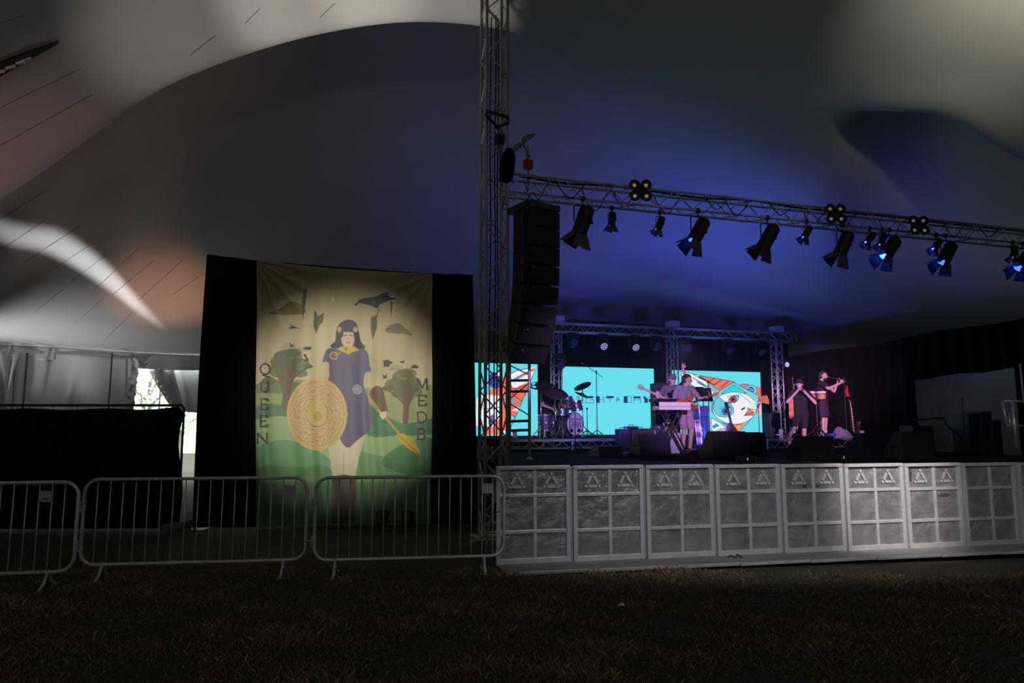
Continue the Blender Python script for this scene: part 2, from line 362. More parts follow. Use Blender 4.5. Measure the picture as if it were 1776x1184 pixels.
# ------------------------------------------------------------------ art raster: colours painted on a fine mesh
def lin(r, g, b):
    f_ = lambda c: (c/255/12.92) if c/255 <= .04045 else ((c/255+.055)/1.055)**2.4
    return np.array([f_(r), f_(g), f_(b)])
class Art:
    def __init__(s, PX, PY, base): s.X = PX; s.Y = PY; s.c = np.empty(PX.shape+(3,)); s.c[:] = base
    def put(s, mask, col, a=1.0): s.c[mask] = s.c[mask]*(1-a) + np.asarray(col)*a
    def mask(s, pts):
        m = np.zeros(s.X.shape, bool); n = len(pts)
        for i in range(n):
            x0, y0 = pts[i]; x1, y1 = pts[(i+1) % n]
            if y0 == y1: continue
            c = ((y0 > s.Y) != (y1 > s.Y)) & (s.X < (x1-x0)*(s.Y-y0)/(y1-y0) + x0); m ^= c
        return m
    def poly(s, pts, col, a=1.0): s.put(s.mask(pts), col, a)
    def ell(s, cx, cy, rx, ry, col, a=1.0, rot=0.0, hole=None):
        c, q = math.cos(rot), math.sin(rot); dx = s.X-cx; dy = s.Y-cy
        e = ((dx*c+dy*q)/rx)**2 + ((-dx*q+dy*c)/ry)**2; m = e < 1
        if hole: m &= e > hole
        s.put(m, col, a); return m
    def line(s, p, q, w, col, a=1.0):
        (x0, y0), (x1, y1) = p, q; L2 = (x1-x0)**2+(y1-y0)**2 or 1e-9
        t = np.clip(((s.X-x0)*(x1-x0)+(s.Y-y0)*(y1-y0))/L2, 0, 1)
        s.put((s.X-x0-t*(x1-x0))**2+(s.Y-y0-t*(y1-y0))**2 < (w/2)**2, col, a)
    def lines(s, pts, w, col, a=1.0, closed=False):
        for p, q in zip(pts, pts[1:]+(pts[:1] if closed else [])): s.line(p, q, w, col, a)
def smooth_pts(pts, n=6):
    q = [Vector((x, y, 0)) for x, y in pts]; q = cr([q[-1]]+q+[q[0], q[1]], n); return [(p.x, p.y) for p in q[n:-n]]
def art_mesh(name, pos, art, m, parent=None, smooth=True):
    """pos (J, I, 3) world points, art.c (J, I, 3) colours"""
    J, I = pos.shape[:2]; me = bpy.data.meshes.new(name)
    k = (np.arange(J-1)[:, None]*I + np.arange(I-1)[None, :]).ravel()
    quads = np.stack([k, k+1, k+I+1, k+I], 1)
    me.vertices.add(J*I); me.vertices.foreach_set('co', pos.reshape(-1).astype(np.float32))
    me.loops.add(quads.size); me.loops.foreach_set('vertex_index', quads.reshape(-1).astype(np.int32))
    me.polygons.add(len(quads)); me.polygons.foreach_set('loop_start', np.arange(0, quads.size, 4, dtype=np.int32))
    me.update(calc_edges=True); me.polygons.foreach_set('use_smooth', [smooth]*len(quads))
    ca = me.color_attributes.new('print', 'FLOAT_COLOR', 'POINT')
    ca.data.foreach_set('color', np.concatenate([art.c, np.ones(art.c.shape[:2]+(1,))], 2).reshape(-1).astype(np.float32))
    me.materials.append(m); o = bpy.data.objects.new(name, me); COL.objects.link(o)
    if parent: o.parent = parent
    return o

# ------------------------------------------------------------------ black drape and painted banner
def bY(px): return 11.45 + (px-335)/(828-335)*.65
def bp_(px, py, off=0.0): return at(px, py, bY(px)-off)
dr = tag(empty('pipe_and_drape', (bp_(580, 900).x, bp_(580, 900).y, 0)), 'tall black cloth backdrop framing the painted banner', 'backdrop')
O3 = dr.location.copy()
def drape_piece(tl, tr, br, bl, off, nfold, name='drape_panel', bulge=0.0):
    def fn(u, v):
        x = (tl[0]*(1-u)+tr[0]*u)*(1-v) + (bl[0]*(1-u)+br[0]*u)*v + bulge*math.sin(PI*v)*(1-u); y = (tl[1]*(1-u)+tr[1]*u)*(1-v) + (bl[1]*(1-u)+br[1]*u)*v
        p = bp_(x, y, off); p.y -= .035*math.sin(u*nfold)*(.4+.6*v) ; p.z = max(p.z, .005); return p - O3
    o = MB().sheet(fn, 48, 20).build(name, blackcloth, dr, smooth=True); solid(o, .008)
drape_piece((359, 441), (450, 452), (450, 914), (334, 914), 0, 14, bulge=-3)
drape_piece((440, 452), (760, 475), (760, 908), (440, 914), -.08, 40)
drape_piece((745, 474), (820, 476), (829, 908), (742, 908), 0, 12, bulge=1)
for px, py in ((362, 446), (600, 470), (818, 480)):
    t_ = bp_(px, py, -.2); MB().tube((t_.x-O3.x, t_.y-O3.y, 0), t_-O3, .024, 8).build('upright', alu, dr)
    MB().box((t_.x-O3.x, t_.y-O3.y, .006), (.5, .5, .012)).build('base_plate', black, dr)
MB().path([bp_(362, 446, -.2)-O3, bp_(600, 470, -.2)-O3, bp_(818, 481, -.2)-O3], .02, 8).build('crossbar', alu, dr)

NI, NJ = 400, 580
uu, vv = np.meshgrid(np.linspace(0, 1, NI), np.linspace(0, 1, NJ))
TL, TR, BR, BL = (445, 452), (750.5, 475), (748, 909), (443, 914)
topx = TL[0]+(TR[0]-TL[0])*uu; topy = TL[1]+(TR[1]-TL[1])*uu + 3*np.sin(PI*uu); botx = BL[0]+(BR[0]-BL[0])*uu; boty = BL[1]+(BR[1]-BL[1])*uu
PX = topx*(1-vv)+botx*vv + 1.5*np.sin(vv*9)*(1-2*uu)*.5; PY = topy*(1-vv)+boty*vv
A = Art(PX, PY, lin(202, 186, 150))
# painted sky: olive clouds in the upper part
rn = np.sin(PX*.021+1)*np.sin(PY*.05+.7)+np.sin(PX*.05-PY*.03)*.5+np.sin(PX*.011+PY*.017+2)
al = np.clip((640-PY)/170+.25*rn, 0, 1)*.60; A.c = A.c*(1-al[..., None]) + lin(132, 122, 72)*al[..., None]
q = lambda x, y: (340+x*.4223, 430+y*.4223)
Q = lambda pts: [q(x, y) for x, y in pts]
# far hills, meadows, hillocks
A.poly(Q([(240, 590), (300, 560), (340, 545), (420, 540), (520, 545), (640, 560), (700, 575), (860, 570), (980, 560), (980, 780), (240, 780)]), lin(150, 158, 104))
A.poly(Q([(240, 565), (270, 545), (330, 540), (480, 560), (470, 600), (250, 595)]), lin(88, 108, 78), .8)
A.poly(smooth_pts(Q([(240, 660), (300, 640), (360, 650), (400, 690), (330, 690), (245, 700)])), lin(70, 118, 92), .9)
A.poly(Q([(240, 705), (330, 690), (430, 700), (600, 730), (720, 720), (980, 700), (980, 1140), (240, 1140)]), lin(146, 176, 120))
A.poly(smooth_pts(Q([(700, 640), (760, 680), (860, 720), (980, 700), (980, 760), (840, 770), (700, 765)])), lin(66, 118, 86), .9)
A.poly(smooth_pts(Q([(235, 830), (330, 790), (420, 800), (540, 860), (560, 930), (240, 920)])), lin(96, 152, 104), .9)
A.poly(smooth_pts(Q([(235, 915), (420, 900), (560, 915), (600, 1140), (235, 1140)])), lin(84, 128, 88), .9)
A.poly(smooth_pts(Q([(650, 860), (740, 850), (830, 880), (985, 960), (985, 1140), (640, 1140)])), lin(104, 152, 104), .85)
A.poly(smooth_pts(Q([(760, 880), (860, 800), (980, 790), (980, 960), (860, 930)])), lin(72, 128, 82), .9)
A.poly(Q([(240, 960), (980, 960), (980, 1140), (240, 1140)]), lin(58, 84, 54), .55)
# drifting hills in the sky, hanging rags
for pts in ([(296, 268), (340, 250), (385, 220), (420, 225), (450, 255), (440, 270), (360, 275)], [(780, 345), (790, 320), (830, 308), (860, 330), (888, 356), (850, 352)]):
    A.poly(smooth_pts(Q(pts)), lin(112, 94, 60), .8)
for pts in ([(425, 150), (440, 130), (447, 165), (440, 230), (424, 200)], [(800, 200), (812, 170), (825, 190), (818, 250), (802, 260)]):
    A.poly(Q(pts), lin(190, 180, 152), .75)
for pts in ([(440, 175), (455, 160), (452, 215), (440, 298), (432, 250)], [(487, 250), (500, 280), (527, 265), (520, 305), (508, 315), (494, 352), (482, 320)], [(718, 285), (744, 275), (742, 330), (726, 378), (718, 340)], [(798, 218), (808, 222), (804, 268), (799, 290)]):
    A.poly(Q(pts), lin(82, 88, 52), .9)
A.ell(*q(562, 212), 3, 4, lin(214, 206, 150), .9)
# trees
def painted_tree(tr_, cx, cy, blobs, br):
    A.poly(smooth_pts(Q(tr_)), lin(112, 88, 78))
    for bx, by, rx, ry in blobs: A.ell(*q(bx, by), rx*.4223, ry*.4223, lin(86, 100, 62), .85)
    for p0, p1 in br: A.line(q(*p0), q(*p1), 2.2, lin(96, 76, 66))
painted_tree([(350, 655), (356, 590), (330, 520), (318, 470), (408, 462), (406, 520), (392, 570), (382, 650)], 0, 0,
             [(380, 450, 58, 34), (345, 470, 40, 36), (420, 480, 48, 28), (395, 430, 40, 18), (330, 505, 30, 26), (455, 485, 24, 10), (430, 515, 30, 16), (350, 440, 30, 18), (300, 545, 30, 16)],
             [((375, 560), (440, 500)), ((385, 530), (410, 450)), ((360, 540), (345, 470)), ((440, 500), (478, 486))])
painted_tree([(849, 716), (850, 640), (828, 590), (832, 550), (900, 548), (893, 610), (876, 650), (870, 716)], 0, 0,
             [(850, 530, 44, 32), (820, 560, 44, 26), (890, 560, 36, 34), (870, 515, 36, 20), (790, 575, 26, 12), (900, 590, 30, 22), (830, 600, 26, 16)],
             [((855, 640), (815, 600)), ((866, 620), (905, 580)), ((855, 600), (850, 540)), ((815, 600), (775, 575))])
for bx in range(0, 16):
    A.line(q(352+bx*7, 420-8*math.sin(bx*.4)), q(349+bx*7, 405-9*math.sin(bx*.4)-4*(bx % 3)), 1, lin(86, 92, 60), .8)
    A.line(q(800+bx*6, 505-5*math.sin(bx*.4)), q(798+bx*6, 492-6*math.sin(bx*.4)-4*(bx % 3)), 1, lin(70, 80, 56), .8)
# crows
ink = lin(52, 48, 56)
A.poly(smooth_pts(Q([(648, 232), (662, 222), (672, 212), (690, 206), (740, 198), (765, 186), (790, 184), (792, 200), (824, 208), (790, 216), (760, 230), (742, 246), (720, 238), (690, 230), (668, 226), (662, 236)]), 4), ink)
A.line(q(742, 240), q(750, 256), 1.3, ink); A.line(q(750, 256), q(744, 275), 1.0, ink); A.line(q(752, 256), q(760, 262), 1, ink)
for pts in ([(382, 306), (394, 318), (430, 332), (404, 330), (384, 332), (380, 324), (392, 322)], [(384, 384), (394, 400), (402, 386), (398, 408), (386, 404)], [(436, 412), (455, 404), (476, 408), (468, 418), (448, 418)],
            [(438, 436), (450, 434), (464, 462), (448, 466), (440, 456), (452, 454)], [(768, 462), (790, 458), (808, 470), (796, 478), (792, 490), (780, 486), (772, 492)], [(834, 468), (856, 460), (854, 472), (844, 472)],
            [(882, 486), (896, 478), (914, 484), (912, 494), (890, 494)], [(766, 516), (776, 524), (786, 512), (782, 534), (770, 536)]):
    A.poly(Q(pts), ink)
# the standing figure
skin_ = lin(206, 176, 152); blue_ = lin(96, 88, 122); dk = lin(58, 50, 68)
A.poly(Q([(540, 780), (700, 745), (665, 880), (655, 935), (612, 940), (560, 935), (552, 880)]), lin(206, 196, 168))
A.line(q(606, 830), q(606, 935), 1.2, lin(170, 158, 132))
A.poly(Q([(558, 938), (610, 930), (660, 938), (650, 1130), (556, 1130)]), lin(70, 52, 42), .92)
A.poly(smooth_pts(Q([(575, 340), (590, 310), (622, 294), (655, 305), (668, 340), (676, 380), (694, 410), (660, 425), (600, 425), (552, 404), (572, 380)])), dk)
A.poly(smooth_pts(Q([(540, 415), (570, 408), (600, 412), (680, 412), (705, 430), (712, 470), (718, 508), (698, 510), (688, 560), (712, 640), (720, 735), (660, 790), (622, 820), (585, 770), (560, 650), (545, 540), (543, 470), (520, 468), (530, 430)]), 5), blue_)
A.poly(Q([(524, 470), (546, 470), (548, 530), (532, 530)]), skin_, .8)
A.ell(*q(624, 372), 11.5, 17, skin_)
A.poly(smooth_pts(Q([(586, 345), (590, 312), (622, 294), (652, 306), (664, 345), (640, 346), (612, 344)]), 4), lin(72, 66, 80))
A.poly(Q([(590, 342), (606, 348), (604, 362), (594, 372)]), dk); A.poly(Q([(660, 342), (646, 350), (650, 372), (662, 384)]), dk)
A.line(q(608, 360), q(618, 358), 1.6, ink); A.line(q(632, 358), q(643, 360), 1.6, ink); A.line(q(626, 362), q(624, 376), .8, lin(160, 120, 100)); A.line(q(617, 388), q(632, 388), 1.4, lin(150, 90, 84))
for x_ in (588, 655): A.ell(*q(x_, 334), 4, 5, lin(176, 160, 130))
A.poly(Q([(578, 416), (600, 402), (622, 410), (648, 402), (672, 420), (640, 428), (628, 438), (606, 428)]), lin(206, 168, 64)); A.ell(*q(616, 414), 3.4, 3.4, lin(120, 140, 60))
A.ell(*q(566, 442), 7.5, 7, lin(192, 150, 60)); A.ell(*q(566, 442), 5, 4.6, lin(120, 84, 96)); A.line(q(572, 440), q(594, 430), 2.2, lin(192, 150, 60))
A.ell(*q(662, 580), 8.2, 8.2, lin(176, 170, 190))
for r_ in (6.6, 4.4, 2.2): A.ell(*q(662, 580), r_, r_, lin(96, 88, 124), .7, hole=.62)
A.line(q(640, 470), q(648, 560), 1.2, lin(70, 62, 98), .6); A.line(q(668, 600), q(694, 730), 1.6, lin(112, 104, 140), .7); A.line(q(600, 480), q(604, 540), 1.2, lin(70, 62, 98), .6)
# cloak sleeve, hand and spear
A.line(q(712, 620), q(900, 838), 4, lin(186, 152, 56)); A.poly(Q([(822, 765), (850, 760), (896, 785), (924, 850), (880, 830), (848, 805)]), lin(206, 176, 60)); A.line(q(830, 768), q(920, 848), 1, lin(140, 112, 40))
A.poly(smooth_pts(Q([(712, 600), (738, 566), (766, 580), (782, 640), (788, 672), (762, 672), (740, 640)])), lin(110, 82, 68)); A.poly(Q([(754, 672), (784, 672), (780, 692), (768, 706), (756, 690)]), lin(222, 206, 180))
# shield with ring ornament
sx, sy = q(497, 681)
A.ell(sx, sy, 52.5, 63, lin(204, 176, 112)); A.ell(sx, sy, 47, 57.5, lin(208, 174, 128))
ex = np.sqrt(((PX-sx)/52.5)**2+((PY-sy)/63)**2); th = np.arctan2((PY-sy)/63, (PX-sx)/52.5)
pat = np.sin(ex*62 + 3.4*np.sin(th*8)*np.sin(ex*10)+1.2*np.sin(th*24+ex*30))
A.put((ex < .87) & (ex > .36) & (pat > .55), lin(160, 120, 84), .55)
A.put((ex > .34) & (ex < .36), lin(160, 120, 72)); A.put(np.abs(ex-.89) < .006, lin(156, 118, 70)); A.ell(sx, sy-2, 16.5, 21, lin(206, 176, 108)); A.ell(sx+1, sy+4, 7, 9, lin(186, 152, 84))
# the two upright words
def serif(strokes, ox, oy, w_, h_, lw=3.0):
    for s_ in strokes:
        pts = [(ox+x*w_, oy+y*h_) for x, y in s_]; A.lines(pts, lw, ink)
        for p in (pts[0], pts[-1]): A.line((p[0]-2.6, p[1]), (p[0]+2.6, p[1]), 1.4, ink)
E_ = [[(0, 0), (0, 1)], [(0, 0), (1, 0), (1, .15)], [(0, .5), (.7, .5)], [(0, 1), (1, 1), (1, .85)]]
x0, y0 = q(284, 497); A.ell(x0, y0, 9.6, 10.6, ink, hole=.52); A.line((x0-4, y0+11), (x0+9, y0+14), 2.6, ink)
x0, y0 = q(268, 552); serif([[(0, 0), (0, .8), (.25, 1), (.75, 1), (1, .8), (1, 0)]], x0, y0, 12, 16)
x0, y0 = q(268, 620); serif(E_, x0, y0, 11, 18)
x0, y0 = q(266, 688); serif(E_, x0, y0, 11, 19)
x0, y0 = q(254, 762); serif([[(0, 1), (0, 0)], [(0, 0), (1, 1)], [(1, 1), (1, 0)]], x0, y0, 16, 17)
x0, y0 = q(906, 538); serif([[(0, 1), (.1, 0)], [(.1, 0), (.5, .85)], [(.5, .85), (.9, 0)], [(.9, 0), (1, 1)]], x0, y0, 19, 18)
x0, y0 = q(916, 606); serif(E_, x0, y0, 12, 17)
x0, y0 = q(912, 674); serif([[(0, 0), (0, 1)], [(0, 0), (.6, 0), (1, .3), (1, .7), (.6, 1), (0, 1)]], x0, y0, 14, 18)
x0, y0 = q(912, 742); serif([[(0, 0), (0, 1)], [(0, 0), (.7, 0), (.9, .25), (.6, .48), (0, .48)], [(.6, .48), (1, .72), (.7, 1), (0, 1)]], x0, y0, 13, 18)
A.c = A.c*.97 + lin(196, 190, 166)*.03
# hanging cloth with folds running from its top corners
Yb = bY(PX) - .06
fold = .016*np.sin(uu*53+2*np.sin(vv*4)+np.sin(uu*19))*(.2+.8*vv) + .012*np.sin(uu*17+1)*vv + .016*np.sin(uu*9+3*vv)*vv + .03*np.exp(-((uu-.02)/.03)**2)*vv
for cx_, s_ in ((0.0, 1), (1.0, -1)):
    dx = (uu-cx_)*s_*3.05; dz = vv*4.6; r_ = np.sqrt(dx*dx+dz*dz)+1e-6; an = np.arctan2(dz, np.abs(dx))
    fold += .030*np.sin(an*17+.6)*np.exp(-((r_-.55)/.55)**2)*(1 if s_ > 0 else .6)
Yb = Yb - fold
D = np.array([list(ray(0, 0)), list(ray(1, 0)), list(ray(0, 1))]); dxv = D[1]-D[0]; dyv = D[2]-D[0]
dirs = D[0] + PX[..., None]*dxv + PY[..., None]*dyv
pos = dirs*(Yb/dirs[..., 1])[..., None]; pos[..., 2] += EYE; pos[..., 2] = np.maximum(pos[..., 2], .02)
ban = art_mesh('painted_banner', pos, A, attr_mat('printed_cloth', .55)); solid(ban, .002, 0)
tag(ban, 'hanging cloth banner painted with a robed figure, round shield and crows', 'banner')

# ------------------------------------------------------------------ steel crowd barriers
bar_mesh = {}
def crowd_barrier(pl, pr, yl, yr, nbar, label, blue=False, plate_at=-2):
    P = onz(pl, yl, .17); R = onz(pr, yr, .17); d = R-P; d.z = 0; L_ = d.length; rz = math.atan2(d.y, d.x)
    e = tag(empty('crowd_barrier', (P.x, P.y, gz(P.x)), rz), label, 'barrier', 'steel crowd barriers in front of the banner')
    z0, z1, r, rc = .17, 1.10, .019, .15
    pts = []
    for cx_, cz_, a0 in ((L_-rc, z1-rc, PI/2), (L_-rc, z0+rc, 0), (rc, z0+rc, -PI/2), (rc, z1-rc, -PI)):
        pts += [(cx_+rc*math.cos(a0-PI/2*k/7), 0, cz_+rc*math.sin(a0-PI/2*k/7)) for k in range(8)]
    MB().path(pts, r, 10, True).build('frame', galv, e, smooth=True)
    if 'b' not in bar_mesh: bar_mesh['b'] = MB().tube((0, 0, z0), (0, 0, z1), .0065, 8).mesh('bar', galv, True)
    xs = [rc*.9 + (L_-1.8*rc)*k/(nbar-1) for k in range(nbar)]
    for x in xs: inst('bar', bar_mesh['b'], e, (x, 0, 0))
    for x in (.24, L_-.24):
        f_ = MB().path([(x, -.01, .18), (x, -.10, .06), (x, -.20, .008)], .016, 6); f_.path([(x, .01, .18), (x, .10, .06), (x, .20, .008)], .016, 6)
        f_.box((x, -.21, .006), (.05, .08, .012)); f_.box((x, .21, .006), (.05, .08, .012)); f_.build('foot', galv, e)
    x = (xs[plate_at]+xs[plate_at-1])/2; wdt = xs[1]-xs[0]
    pl_ = MB().bbox((x, -.012, .955), (wdt*.92, .006, .115), .004).build('number_plate', mat('plate_grey', (.42, .44, .43), .5), e)
    if blue:
        MB().prism([(.038*math.cos(t*.35), .010*math.sin(t*.35)) for t in range(18)], Matrix.Translation((x+.01, -.0155, .93)) @ Matrix.Rotation(PI/2, 4, 'X'), .001).build('blue_mark', mat('blue_ink', (.03, .03, .22), .5), pl_)
    for z in (.80, .38):                                # hook on the right, eye on the left
        MB().path([(L_, 0, z), (L_+.07, 0, z), (L_+.075, 0, z+.05)], .008, 6).build('hook', galv, e)
        MB().path([(-.01, 0, z+.06), (-.035, 0, z+.06), (-.035, 0, z-.06), (-.01, 0, z-.06)], .007, 6).build('eye', galv, e)
    return e
crowd_barrier(-300, 127, 1006, 990, 17, 'crowd barrier cut by the left edge, its plate marked blue', True)
crowd_barrier(138, 529, 980, 970, 17, 'whole crowd barrier standing in front of the black fence sheet', plate_at=-1)
crowd_barrier(544, 874, 972, 963, 16, 'crowd barrier in front of the painted banner, meeting the stage barrier', plate_at=-1)

# ------------------------------------------------------------------ perforated stage barrier
perf = bpy.data.materials.new('perforated_aluminium'); perf.use_nodes = True; nt = perf.node_tree; b = nt.nodes['Principled BSDF']
b.inputs['Metallic'].default_value = .6; b.inputs['Roughness'].default_value = .42
tc = nt.nodes.new('ShaderNodeTexCoord'); sep = nt.nodes.new('ShaderNodeSeparateXYZ'); nt.links.new(tc.outputs['Object'], sep.inputs[0])
def mth(op, a, b_=None, c=None):
    n = nt.nodes.new('ShaderNodeMath'); n.operation = op
    for i, v in enumerate((a, b_, c)):
        if v is None: continue
        if isinstance(v, (int, float)): n.inputs[i].default_value = v
        else: nt.links.new(v, n.inputs[i])
    return n.outputs[0]
PW = .0155; PH = PW*math.sqrt(3)
def cell(ox, oz):
    fx = mth('SUBTRACT', mth('FRACT', mth('ADD', mth('DIVIDE', sep.outputs[0], PW), ox+50)), .5); fz = mth('SUBTRACT', mth('FRACT', mth('ADD', mth('DIVIDE', sep.outputs[2], PH), oz+50)), .5)
    x_ = mth('MULTIPLY', fx, PW); z_ = mth('MULTIPLY', fz, PH); return mth('SQRT', mth('ADD', mth('MULTIPLY', x_, x_), mth('MULTIPLY', z_, z_)))
hole = mth('LESS_THAN', mth('MINIMUM', cell(0, 0), cell(.5, .5)), PW*.34)
nz = nt.nodes.new('ShaderNodeTexNoise'); nz.inputs['Scale'].default_value = 5; nz.inputs['Detail'].default_value = 4; nt.links.new(tc.outputs['Object'], nz.inputs['Vector'])
obi = nt.nodes.new('ShaderNodeObjectInfo'); ad = nt.nodes.new('ShaderNodeVectorMath'); ad.operation = 'ADD'; nt.links.new(tc.outputs['Object'], ad.inputs[0]); nt.links.new(obi.outputs['Location'], ad.inputs[1]); nt.links.new(ad.outputs[0], nz.inputs['Vector'])
rp = nt.nodes.new('ShaderNodeValToRGB'); rp.color_ramp.elements[0].position = .3; rp.color_ramp.elements[0].color = (.29, .29, .29, 1); rp.color_ramp.elements[1].position = .7; rp.color_ramp.elements[1].color = (.48, .48, .48, 1)
nt.links.new(nz.outputs['Fac'], rp.inputs[0]); nt.links.new(rp.outputs[0], b.inputs['Base Color'])
bp = nt.nodes.new('ShaderNodeBump'); bp.inputs['Strength'].default_value = .55; bp.inputs['Distance'].default_value = .08; nt.links.new(nz.outputs['Fac'], bp.inputs['Height']); nt.links.new(bp.outputs[0], b.inputs['Normal'])
tp = nt.nodes.new('ShaderNodeBsdfTransparent'); mxs = nt.nodes.new('ShaderNodeMixShader'); nt.links.new(hole, mxs.inputs[0]); nt.links.new(b.outputs[0], mxs.inputs[1]); nt.links.new(tp.outputs[0], mxs.inputs[2]); nt.links.new(mxs.outputs[0], nt.nodes['Material Output'].inputs[0])
MATS['perf'] = perf
railm = mat('barrier_aluminium', (.52, .52, .52), .42, .55, .25, 11, .15, 30)
treadm = mat('tread_plate', (.17, .17, .165), .6, .4, .3, 7, .4, 90)
P0 = onz(860, 982, 0); P8 = at(1774, 945.5, 10.45); dv = P8-P0; WB = Vector((dv.x, dv.y)).length/8; RZ = math.atan2(dv.y, dv.x)
BH = 1.2; st_w = .055
def emb_mesh():
    mb = MB(); R = .085; cor = [Vector((R*math.cos(a), 0, R*math.sin(a))) for a in (PI/2, PI/2+2*PI/3, PI/2-2*PI/3)]
    for i in range(3):
        c = cor[i]*1.22; mb.prism([(.021*math.cos(t*PI/6), .021*math.sin(t*PI/6)) for t in range(12)], Matrix.Translation(c) @ Matrix.Rotation(PI/2, 4, 'X'), .006)
        p = cor[i]*1.22; q_ = cor[(i+1) % 3]*1.22; dd = q_-p; a = math.atan2(dd.z, dd.x); mid = (p+q_)/2
        mb.box(mid + Vector((0, -.003, 0)), (dd.length*.62, .006, .036), (0, -a, 0))
    return mb.mesh('emblem', railm)
EM = emb_mesh()
cells = [(.80+.062, 1.2-.045), (.42, .80+.015), (.085, .375)]
shm = {}
x1, x2, x3, x4 = st_w, WB*.478, WB*.522, WB-st_w-.03
for k, (za, zb) in enumerate(cells):
    for s_, (xa, xb) in enumerate(((x1, x2), (x3, x4))):
        shm[k, s_] = MB().box(((xa+xb)/2, .006, (za+zb)/2), (xb-xa+.02, .003, zb-za+.02)).mesh('perforated_sheet', perf)
stile = MB().bbox((0, 0, BH/2), (st_w, .05, BH), .006).mesh('stile', railm)
mull = MB().bbox((WB*.5, 0, BH/2), (WB*.044, .02, BH-.06), .004).mesh('mullion', railm)
rails = [MB().bbox((WB*.485, 0, z), (WB-.05, d_, h_), .005).mesh('rail', railm) for z, h_, d_ in ((BH-.022, .044, .07), (.838, .042, .024), (.398, .042, .024), (.042, .084, .045))]
post = MB().bbox((WB-.02, .03, BH/2-.01), (.035, .06, BH-.02), .005).mesh('hinge_post', mat('hinge_grey', (.26, .27, .30), .5, .4))
foot = MB().bbox((WB*.5, -.27, .012), (WB-.012, .54, .024), .004).mesh('tread_plate', treadm)
lip = MB().bbox((WB*.5, -.545, .018), (WB-.012, .02, .036), .004).mesh('plate_lip', railm)
strut = MB().tube((0, .03, 1.1), (0, .85, .03), .02, 8).mesh('back_brace', railm)
which = ['first perforated stage barrier panel, behind the end of the crowd barrier', 'second perforated stage barrier panel from the crowd barrier', 'third perforated stage barrier panel from the crowd barrier', 'fourth perforated stage barrier panel from the crowd barrier',
         'fifth perforated stage barrier panel, smudged beside its triangle emblems', 'brightest lit perforated stage barrier panel with two clear triangle emblems', 'perforated stage barrier panel right of the brightest one, scuffed black at its top', 'plain perforated stage barrier panel without triangle emblems', 'perforated stage barrier panel cut by the right edge']
smudge = mat('black_scuff', (.03, .03, .03), .8)
for k in range(9):
    p = P0 + dv*(k/8); e = tag(empty('stage_barrier', p, RZ), which[k], 'barrier', 'perforated barrier panels before the stage')
    for key in shm: inst('perforated_sheet', shm[key], e)
    inst('stile', stile, e, (st_w/2, 0, 0)); inst('stile', stile, e, (WB-st_w/2-.04, 0, 0)); inst('mullion', mull, e)
    for r_ in rails: inst('rail', r_, e)
    inst('hinge_post', post, e); inst('tread_plate', foot, e); inst('plate_lip', lip, e)
    for x in (.028, WB-.068): inst('back_brace', strut, e, (x, 0, 0))
    if k < 7 or k == 8:
        for x in ((x1+x2)/2, (x3+x4)/2): inst('emblem', EM, e, (x, -.004, .995))
    if k in (4, 6):
        for sx_, sz_, rx_, rz_ in (((.36, .90, .03, .03), (.56, .90, .035, .025)) if k == 4 else ((.10, 1.03, .03, .10), (.66, .74, .10, .025))):
            MB().prism([(rx_*math.cos(t*.5236)*(1+.3*math.sin(t*2.2)), rz_*math.sin(t*.5236)*(1+.2*math.cos(t*3))) for t in range(12)], Matrix.Translation((sx_, .003, sz_)) @ Matrix.Rotation(PI/2, 4, 'X'), .002).build('scuff_mark', smudge, e)

# ------------------------------------------------------------------ wire fence with black sheeting, far left
scrim = mat('black_scrim', (.006, .0065, .007), .9, 0, .4, 2, .5, 8, spec=.15)
def mesh_fence(pa, pb, label, lastedge):
    Y = 11.5; A_ = at(pa, 730, Y); B_ = at(pb, 730, Y+.1); L_ = (B_-A_).length; rz = math.atan2(B_.y-A_.y, B_.x-A_.x)
    e = tag(empty('mesh_fence', (A_.x, A_.y, 0), rz), label, 'fence', 'wire fence panels left of the banner'); h = 2.02
    fr = MB(); fr.path([(.02, .03, .1), (.02, .03, h-.05), (.06, .03, h), (L_-.06, .03, h), (L_-.02, .03, h-.05), (L_-.02, .03, .1)], .021, 8); fr.tube((.02, .03, .16), (L_-.02, .03, .16), .018, 8); fr.build('frame', pole_m, e)
    wv = MB().tube((0, .03, .16), (0, .03, h), .003, 4).mesh('wire', pole_m)
    for k in range(1, 18): inst('wire', wv, e, (L_*k/18, 0, 0))
    def fn(u, v):
        x = .01+(L_-.02)*u; z = (h-.085)*(1-v) + .02 - .012*math.sin(u*17)*(1-v)
        if lastedge: x += (u**6)*(.07+-.06*math.sin(v*7)-.16*v*(1-v)*2 - .16*max(0, .06-v)/.06); z += (u**8)*.03*(1-v)
        return (x, -.012*wob(u*14, v*4)-.02, z)
    o = MB().sheet(fn, 60, 24).build('black_sheet', scrim, e, smooth=True); solid(o, .002)
    for x in (.02, L_-.02): MB().bbox((x, .03, .06), (.24, .62, .12), .03).build('concrete_foot', mat('concrete', (.13, .13, .125), .9, 0, .2), e)
mesh_fence(-420, -66, 'wire fence panel with black sheeting, cut by the left edge', False)
mesh_fence(-58, 319, 'wire fence panel with black sheeting ending beside the black backdrop', True)

